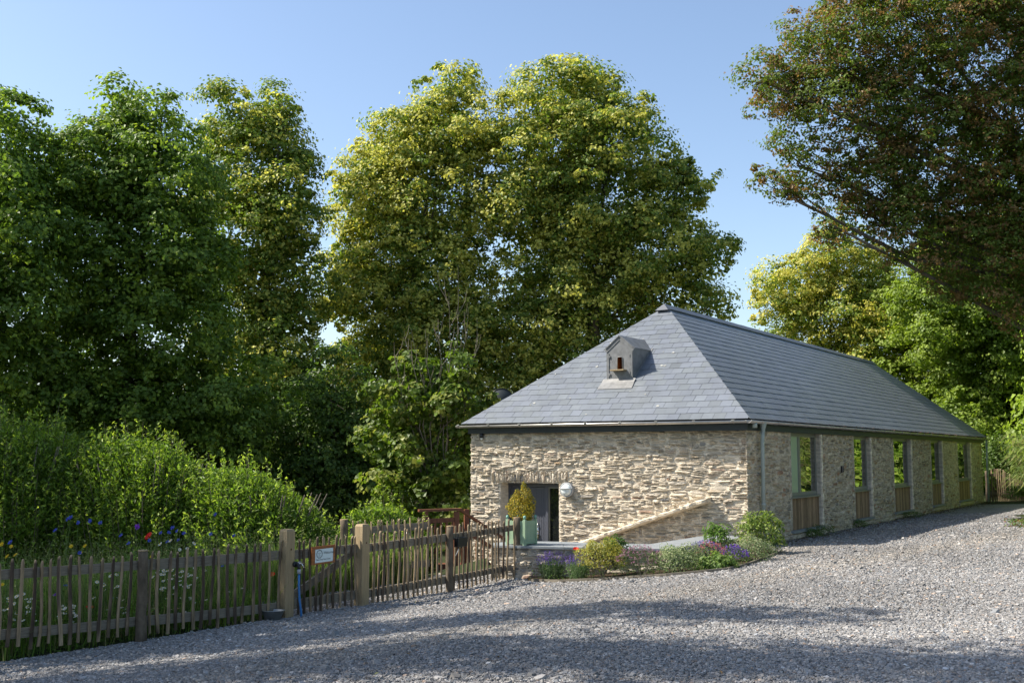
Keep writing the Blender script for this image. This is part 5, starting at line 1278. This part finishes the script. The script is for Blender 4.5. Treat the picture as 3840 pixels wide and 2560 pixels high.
# far fence at the end of the barn
ff = thing('picket_fence', 'pale picket fence with a dipping top at the far end of the barn', 'fence', 'chestnut picket fence runs')
for k in range(34):
    x = 19.62 + k * .052; y = 45 - k * .035; z0_ = gzf(x, y) - .0; zt = float(np.interp(x, [19.6, 19.75, 20.05, 20.25, 20.6, 21.3], [1.02, 1.14, 1.15, .98, .75, .4]))
    PSEED[0] += 1; o = link('picket', picket_mesh(PSEED[0], zt - z0_ + .03, rnd.choice((.0, .05, .1, .5))), M['split_wood'], ff); o.location = (x, y, z0_ - .03); o.rotation_euler = (0, rnd.uniform(-.03, .03), rnd.uniform(-.3, .3)); o.scale = (1.15, 1.3, 1)
mb = MB()
for zz in (.85, .1):
    for i in range(4):
        x0_, x1_ = 19.6 + i * .45, 20.05 + i * .45; d_ = [0, .0, -.33, -.55, -.75]
        za, zb_ = zz + (d_[i] if zz > .5 else 0), zz + (d_[i + 1] if zz > .5 else 0)
        mb.add([(x0_, 45.03 - (x0_ - 19.6) * .7, za), (x1_, 45.03 - (x1_ - 19.6) * .7, zb_), (x1_, 45.03 - (x1_ - 19.6) * .7, zb_ + .1), (x0_, 45.03 - (x0_ - 19.6) * .7, za + .1),
                (x0_, 45.08 - (x0_ - 19.6) * .7, za), (x1_, 45.08 - (x1_ - 19.6) * .7, zb_), (x1_, 45.08 - (x1_ - 19.6) * .7, zb_ + .1), (x0_, 45.08 - (x0_ - 19.6) * .7, za + .1)],
               [(0, 1, 2, 3), (7, 6, 5, 4), (3, 2, 6, 7)])
mb.build('rail', M['rail_wood'], ff)
round_post(ff, 0, -.15, 1.05, .08, label='dark round post', seed=12, xy=(19.55, 44.9)); rebase(ff, (20.3, 44.8, -.1))

# ------------------------------------------------------------------ garden plants
def bush(name, label, cat, c, r3, n, leaf, aspect, cols, probs, seed, flowers=None, up=.4, group=None, shell=.45, lump=.18, m=None):
    """rounded garden plant: leaves on a lumpy shell over short stems; flowers = (n, colour, size, zmin)"""
    r = np.random.default_rng(seed); root = thing(name, label, cat, group); L = Leaves()
    c = np.array(c, float); r3 = np.array(r3, float) * np.array([1.26, 1.15, 1.1])
    d = rot_rand(n); d[:, 2] = np.where(d[:, 2] < -.35, -d[:, 2], d[:, 2])
    ph = r.uniform(0, 6, 6); lum = 1 + lump * (np.sin(d[:, 0] * 5 + ph[0]) * np.sin(d[:, 1] * 5 + ph[1]) + .7 * np.sin(d[:, 2] * 7 + ph[2] + d[:, 0] * 6))
    q = (1 - shell * r.random(n) ** 1.6) * lum
    P = c + d * q[:, None] * r3
    N = d + np.array([0, 0, up]) + r.normal(size=(n, 3)) * .55
    idx = r.choice(len(cols), n, p=probs); C = np.array(cols)[idx] * np.clip(r.normal(1, .2, n), .5, 1.6)[:, None]
    T = d + np.array([0, 0, .5]) + r.normal(size=(n, 3)) * .5
    L.add(P, N, r.uniform(.7, 1.25, n) * leaf, aspect, C, tdir=T, fold=.12); L.build('foliage', root)
    st_ = MB(); gzz = c[2] - r3[2] * .9
    for k in range(10):
        a = r.uniform(0, 6.28); st_.tube([(c[0], c[1], gzz), (c[0] + r3[0] * .55 * math.cos(a), c[1] + r3[1] * .55 * math.sin(a), c[2] + r3[2] * .3)], [.008, .003], 4)
    st_.build('stem', M['twig'], root)
    if flowers:
        Lf = Leaves()
        for (nf, fc, fs_, zmin, spread) in flowers:
            k = int(nf * 5); e = rot_rand(nf); e[:, 2] = np.abs(e[:, 2]) * 1.0 + zmin; e /= np.linalg.norm(e, axis=1, keepdims=True)
            ctr = c + e * r3 * (1 + r.uniform(-.12, spread, (nf, 1)))
            Pp = np.repeat(ctr, 5, 0) + r.normal(size=(nf * 5, 3)) * fs_ * .45
            Lf.add(Pp, rot_rand(nf * 5) + np.array([0, -.4, .4]), fs_ * r.uniform(.6, 1.1, nf * 5), .7, np.array([fc]) * np.clip(r.normal(1, .2, nf * 5), .6, 1.5)[:, None])
        Lf.build('blossom', root, M['petal'])
    rebase(root, (c[0], c[1], gzz)); return root
def spikes(name, label, cat, x0_, x1_, y0_, y1_, n, h, col, leafc, seed, base=True):
    r = np.random.default_rng(seed); root = thing(name, label, cat); L = Leaves(); Lf = Leaves(); cx, cy = (x0_ + x1_) / 2, (y0_ + y1_) / 2
    for k in range(n):
        a = r.uniform(0, 6.28); q = r.random() ** .5; x = cx + (x1_ - x0_) / 2 * q * math.cos(a); y = cy + (y1_ - y0_) / 2 * q * math.sin(a); bx, by = cx + (x - cx) * .55, cy + (y - cy) * .55
        z0_ = gzf(bx, by); z1_ = z0_ + h * r.uniform(.7, 1.08) * (1 - .2 * q); m = 16; t = r.uniform(.05, .85, m)
        p0 = np.array([bx, by, z0_]); p1 = np.array([x, y, z1_]); ax = (p1 - p0) / np.linalg.norm(p1 - p0)
        P = p0 + (p1 - p0) * t[:, None]; T = ax + r.normal(size=(m, 3)) * .45
        L.add(P, rot_rand(m), r.uniform(.03, .06, m), .12, np.array([leafc]) * np.clip(r.normal(1, .2, m), .5, 1.5)[:, None], tdir=T, fold=.02)
        L.add((p0 + p1)[None] / 2, rot_rand(1), np.array([np.linalg.norm(p1 - p0)]), .012, np.array([leafc]) , tdir=ax[None], fold=0)
        if r.random() < .75:
            mm = 12; tt = r.uniform(.86, 1.04, mm)
            Lf.add(p0 + (p1 - p0) * tt[:, None] + r.normal(size=(mm, 3)) * .006, rot_rand(mm), r.uniform(.01, .018, mm), .8, np.array([col]) * np.clip(r.normal(1, .25, mm), .5, 1.6)[:, None])
    L.build('foliage', root); Lf.build('blossom', root, M['petal']); rebase(root, (cx, cy, gzf(cx, cy))); return root
LAV = (.13, .09, .28)
spikes('lavender', 'lavender clump with sparse violet spikes nearest the fence end post', 'lavender', .42, .95, 18.75, 19.15, 150, .5, LAV, (.09, .15, .06), 1)
spikes('lavender', 'greyer feathery lavender clump left of the golden shrub', 'lavender', .88, 1.38, 18.35, 18.75, 170, .46, LAV, (.14, .22, .09), 2)
flower('poppy', (1.08, 18.62, .12), 'single orange red poppy rising out of the lavender', 'poppy', None)
bush('golden_shrub', 'golden yellow leaved shrub in the flower bed right of the lavender', 'shrub', (1.5, 18.3, -.03), (.33, .28, .3), 3600, .032, .6, [(.36, .33, .07), (.2, .24, .05)], [.7, .3], 3)
bush('leafy_perennial', 'dark green pointed leaves standing behind the golden shrub', 'plant', (1.74, 18.55, .05), (.2, .15, .27), 420, .09, .32, [(.07, .14, .03), (.12, .2, .05)], [.6, .4], 4, up=.6)
bush('bronze_iris', 'small tuft of bronze leaves on the golden shrub left shoulder', 'plant', (1.32, 18.5, .08), (.12, .1, .15), 130, .1, .14, [(.16, .14, .05)], [1], 5, up=.2)
bush('heather_shrub', 'pink flowering heather shrub in the middle of the flower bed', 'heather', (2.12, 18.0, -.07), (.33, .26, .27), 2600, .024, .4, [(.06, .1, .035), (.11, .13, .06)], [.6, .4], 6, [(240, (.42, .2, .3), .018, .1, .08)])
bush('variegated_shrub', 'wide pale green and cream variegated shrub below the coping corner', 'shrub', (2.76, 17.98, -.05), (.4, .3, .28), 3400, .034, .6, [(.34, .38, .2), (.14, .2, .08)], [.5, .5], 7)
bush('geranium_plant', 'fresh green scallop leaved plant at the front edge of the bed', 'plant', (3.33, 17.8, -.1), (.28, .22, .2), 1300, .045, .95, [(.2, .28, .07), (.12, .2, .05)], [.5, .5], 8)
bush('pink_flower_plant', 'airy pink and red flower stems above the scallop leaved plant', 'plant', (3.27, 18.05, .06), (.2, .15, .2), 260, .03, .6, [(.12, .18, .06)], [1], 9, [(150, (.5, .16, .17), .017, .1, .15)])
bush('salvia_plant', 'violet blue salvia spikes in front of the slate coping', 'salvia', (3.2, 18.35, .08), (.22, .16, .18), 380, .035, .4, [(.1, .15, .07)], [1], 10, [(170, (.17, .1, .4), .018, .2, .12)])
bush('campanula_plant', 'mound of deep purple bell flowers near the right end of the bed', 'campanula', (3.64, 18.05, .04), (.19, .18, .17), 520, .03, .6, [(.08, .13, .04)], [1], 11, [(150, (.14, .07, .34), .024, .0, .1)])
bush('variegated_shrub', 'small cream edged shrub right of the purple bell flowers', 'shrub', (4.08, 18.85, .03), (.34, .3, .26), 2300, .034, .6, [(.32, .36, .2), (.13, .19, .08), (.4, .3, .22)], [.5, .42, .08], 12)
bush('euonymus_shrub', 'tall glossy yellow green shrub standing against the barn corner', 'shrub', (4.5, 19.95, .24), (.34, .3, .4), 2100, .06, .5, [(.2, .27, .05), (.12, .19, .04), (.3, .33, .1)], [.5, .35, .15], 13, up=.6, lump=.22)
bush('peony_plant', 'plant with long pointed green leaves in front of the slate coping', 'plant', (3.55, 19.0, .28), (.2, .17, .24), 330, .1, .3, [(.11, .2, .04), (.17, .26, .06)], [.6, .4], 14, up=.6)
bush('daisy_clump', 'tiny white flowers at the right tip of the flower bed', 'plant', (4.78, 20.2, -.04), (.15, .15, .09), 420, .025, .5, [(.14, .2, .06)], [1], 15, [(36, (.75, .75, .7), .014, .2, .2)])
def cover(name, kind_, n, region, zr, size, cols, seed, label, cat):
    r = np.random.default_rng(seed); x = r.uniform(region[0], region[1], n); y = r.uniform(region[2], region[3], n); k = inpoly(x, y, BED); x, y = x[k], y[k]; n = len(x)
    P = np.stack([x, y, gz(x, y) + .02 + r.random(n) ** 1.6 * zr * 1.3], 1); L = Leaves(); L.add(P, rot_rand(n) + np.array([0, -.2, 1]), r.uniform(.6, 1.2, n) * size, .6, np.array(cols)[r.integers(0, len(cols), n)] * np.clip(r.normal(1, .25, n), .5, 1.6)[:, None])
    tag(L.build(name, None), label, cat, kind='stuff')
cover('bed_ground_cover', 0, 9000, (.2, 5, 17.3, 21.5), .16, .035, [(.1, .17, .04), (.16, .24, .06), (.07, .12, .03)], 31, 'low green ground cover filling the flower bed', 'ground cover')
# bush in the planter
r = np.random.default_rng(41); root = thing('box_shrub', 'bushy yellow variegated evergreen with two pointed tips in the green planter', 'shrub'); L = Leaves(); cxy = np.array(PB(.205, .205, 0)[:2])
for (dx, zc, rx, rz, n) in ((0, .72, .25, .2, 1500), (-.09, .86, .14, .16, 700), (.07, .95, .13, .2, 900), (-.08, 1.0, .06, .11, 200), (.04, 1.13, .05, .11, 200), (-.2, .78, .09, .08, 250), (.17, .85, .1, .14, 420), (.02, .6, .2, .1, 500)):
    d = rot_rand(n); q = (1 - .5 * r.random(n) ** 1.5)[:, None]; P = np.array([cxy[0] + dx, cxy[1], zc]) + d * q * np.array([rx, rx * .9, rz])
    C = np.where(r.random(n)[:, None] < .68, (.42, .33, .045), (.13, .16, .035)) * np.clip(r.normal(1, .22, n), .5, 1.5)[:, None]
    L.add(P, d + np.array([0, 0, .5]) + r.normal(size=(n, 3)) * .5, r.uniform(.022, .04, n), .5, C, tdir=d + np.array([0, 0, 1.2]), fold=.12)
L.build('foliage', root); mb = MB(); mb.tube([(cxy[0], cxy[1], .5), (cxy[0], cxy[1], .9)], [.014, .006], 6); mb.build('stem', M['twig'], root); rebase(root, (cxy[0], cxy[1], .5))
# weeds at the foot of the side wall
for i, (x, y, rx, rz, lb_) in enumerate([(5.25, 21.9, .18, .1, 'fern tuft at the wall foot nearest the barn corner'), (6.75, 24.2, .2, .13, 'fern tuft under the right side of the first window'), (7.15, 24.85, .28, .16, 'largest fern tuft at the wall foot between first and second window'),
                                 (8.85, 27.6, .2, .12, 'weed tuft at the wall foot right of the second window'), (11.7, 31.8, .3, .12, 'weed tuft at the wall foot near the third window')]):
    bush('fern_tuft', lb_, 'fern', (x - .12, y, gzf(x, y) + rz * .6), (rx, .16, rz), 700, .035, .35, [(.07, .14, .025), (.12, .2, .04)], [.6, .4], 60 + i, group='weeds along the side wall')
# bamboo like grass at the right edge
def grassy(name, label, cat, c, rad, n, h, cols, seed, wid=.012, droop=.8):
    r = np.random.default_rng(seed); root = thing(name, label, cat); mb = MB(); V = []; C = []
    for k in range(n):
        a = r.uniform(0, 6.28); q = r.random() ** .5 * rad; x, y = c[0] + q * math.cos(a) * .5, c[1] + q * math.sin(a) * .5; hh_ = h * r.uniform(.35, 1); b = r.uniform(0, 6.28) if r.random() < .5 else a; L_ = r.uniform(.25, .6)
        base = np.array([x + math.cos(a) * q * .6, y + math.sin(a) * q * .6, gzf(x, y) + hh_]); d = np.array([math.cos(b), math.sin(b), 0.]); s_ = np.array([-d[1], d[0], 0]) * wid
        up = r.uniform(.1, .6)
        pts = [base, base + d * L_ * .45 + np.array([0, 0, up * L_ * .4]), base + d * L_ + np.array([0, 0, (up - droop) * L_ * .7])]
        mb.add([tuple(pts[0] - s_ * .4), tuple(pts[0] + s_ * .4), tuple(pts[1] + s_), tuple(pts[1] - s_), tuple(pts[2])], [(0, 1, 2, 3), (3, 2, 4)], np.array(cols[r.integers(0, len(cols))]) * r.uniform(.7, 1.3))
    mb.build('foliage', M['leaf'], root); st_ = MB()
    for k in range(40):
        a = r.uniform(0, 6.28); q = rad * r.random(); st_.tube([(c[0] + q * .35 * math.cos(a), c[1] + q * .35 * math.sin(a), gzf(*c) - .05), (c[0] + q * math.cos(a), c[1] + q * math.sin(a), gzf(*c) + h * r.uniform(.6, 1))], [.008, .004], 4)
    st_.build('stem', M['twig'], root); rebase(root, (c[0], c[1], gzf(*c))); return root
grassy('bamboo_clump', 'arching light green bamboo at the right edge beside the drive', 'bamboo', (15.35, 31.2), .95, 1300, 2.3, [(.2, .26, .07), (.13, .2, .05), (.28, .28, .1)], 71)
bush('bramble_patch', 'low bramble with reddish stems at the right edge of the drive', 'bramble', (12.35, 26, .0), (.5, .5, .22), 900, .06, .6, [(.1, .17, .04), (.2, .08, .04)], [.75, .25], 72)
bush('nettle_patch', 'green nettles in front of the far picket fence', 'plant', (20.9, 43.6, .15), (1.0, .5, .42), 2600, .1, .55, [(.12, .2, .04), (.18, .25, .06)], [.6, .4], 73)
bush('laurel_bush', 'dark green bush beyond the far picket fence', 'bush', (22.4, 47.0, .8), (2.6, 1.2, 1.7), 9000, .13, .6, [DARK, MAPLE], [.6, .4], 74)

# ------------------------------------------------------------------ world, sun, camera
w_ = bpy.data.worlds.new('World'); S.world = w_; w_.use_nodes = True
nt = w_.node_tree; bg = nt.nodes['Background']; sky = nt.nodes.new('ShaderNodeTexSky'); sky.sky_type = 'NISHITA'; sky.sun_disc = False
SUN = Vector((-.955, .065, 1.0)).normalized()
sky.sun_elevation = math.asin(SUN.z); sky.sun_rotation = math.atan2(SUN.x, SUN.y)
sky.altitude = 100; sky.air_density = 1.0; sky.dust_density = 1.3; sky.ozone_density = 1.0
nt.links.new(sky.outputs[0], bg.inputs['Color']); bg.inputs['Strength'].default_value = .12
sl = bpy.data.lights.new('sun', 'SUN'); sl.energy = 5.0; sl.angle = R(.53); sl.color = (1, .93, .82)
so = bpy.data.objects.new('sun', sl); COL.objects.link(so); so.rotation_euler = SUN.to_track_quat('Z', 'Y').to_euler(); so.location = (-20, 0, 30)
cd = bpy.data.cameras.new('camera'); co = bpy.data.objects.new('camera', cd); COL.objects.link(co)
co.location = (0, 0, 1.7); co.rotation_euler = (R(90) + .1046, 0, 0)
cd.sensor_width = 36; cd.lens = 36 * 4061.7 / 3840; cd.clip_end = 2000; cd.clip_start = .1
S.camera = co
S.view_settings.view_transform = 'Standard'; S.view_settings.look = 'None'; S.view_settings.exposure = .87; S.view_settings.gamma = 1
S.render.engine = 'CYCLES'
cy = S.cycles; cy.max_bounces = 8; cy.diffuse_bounces = 4; cy.glossy_bounces = 3; cy.transmission_bounces = 3; cy.transparent_max_bounces = 4
cy.caustics_reflective = False; cy.caustics_refractive = False
open('/tmp/leaves.txt','w').write(str(NL[0]))
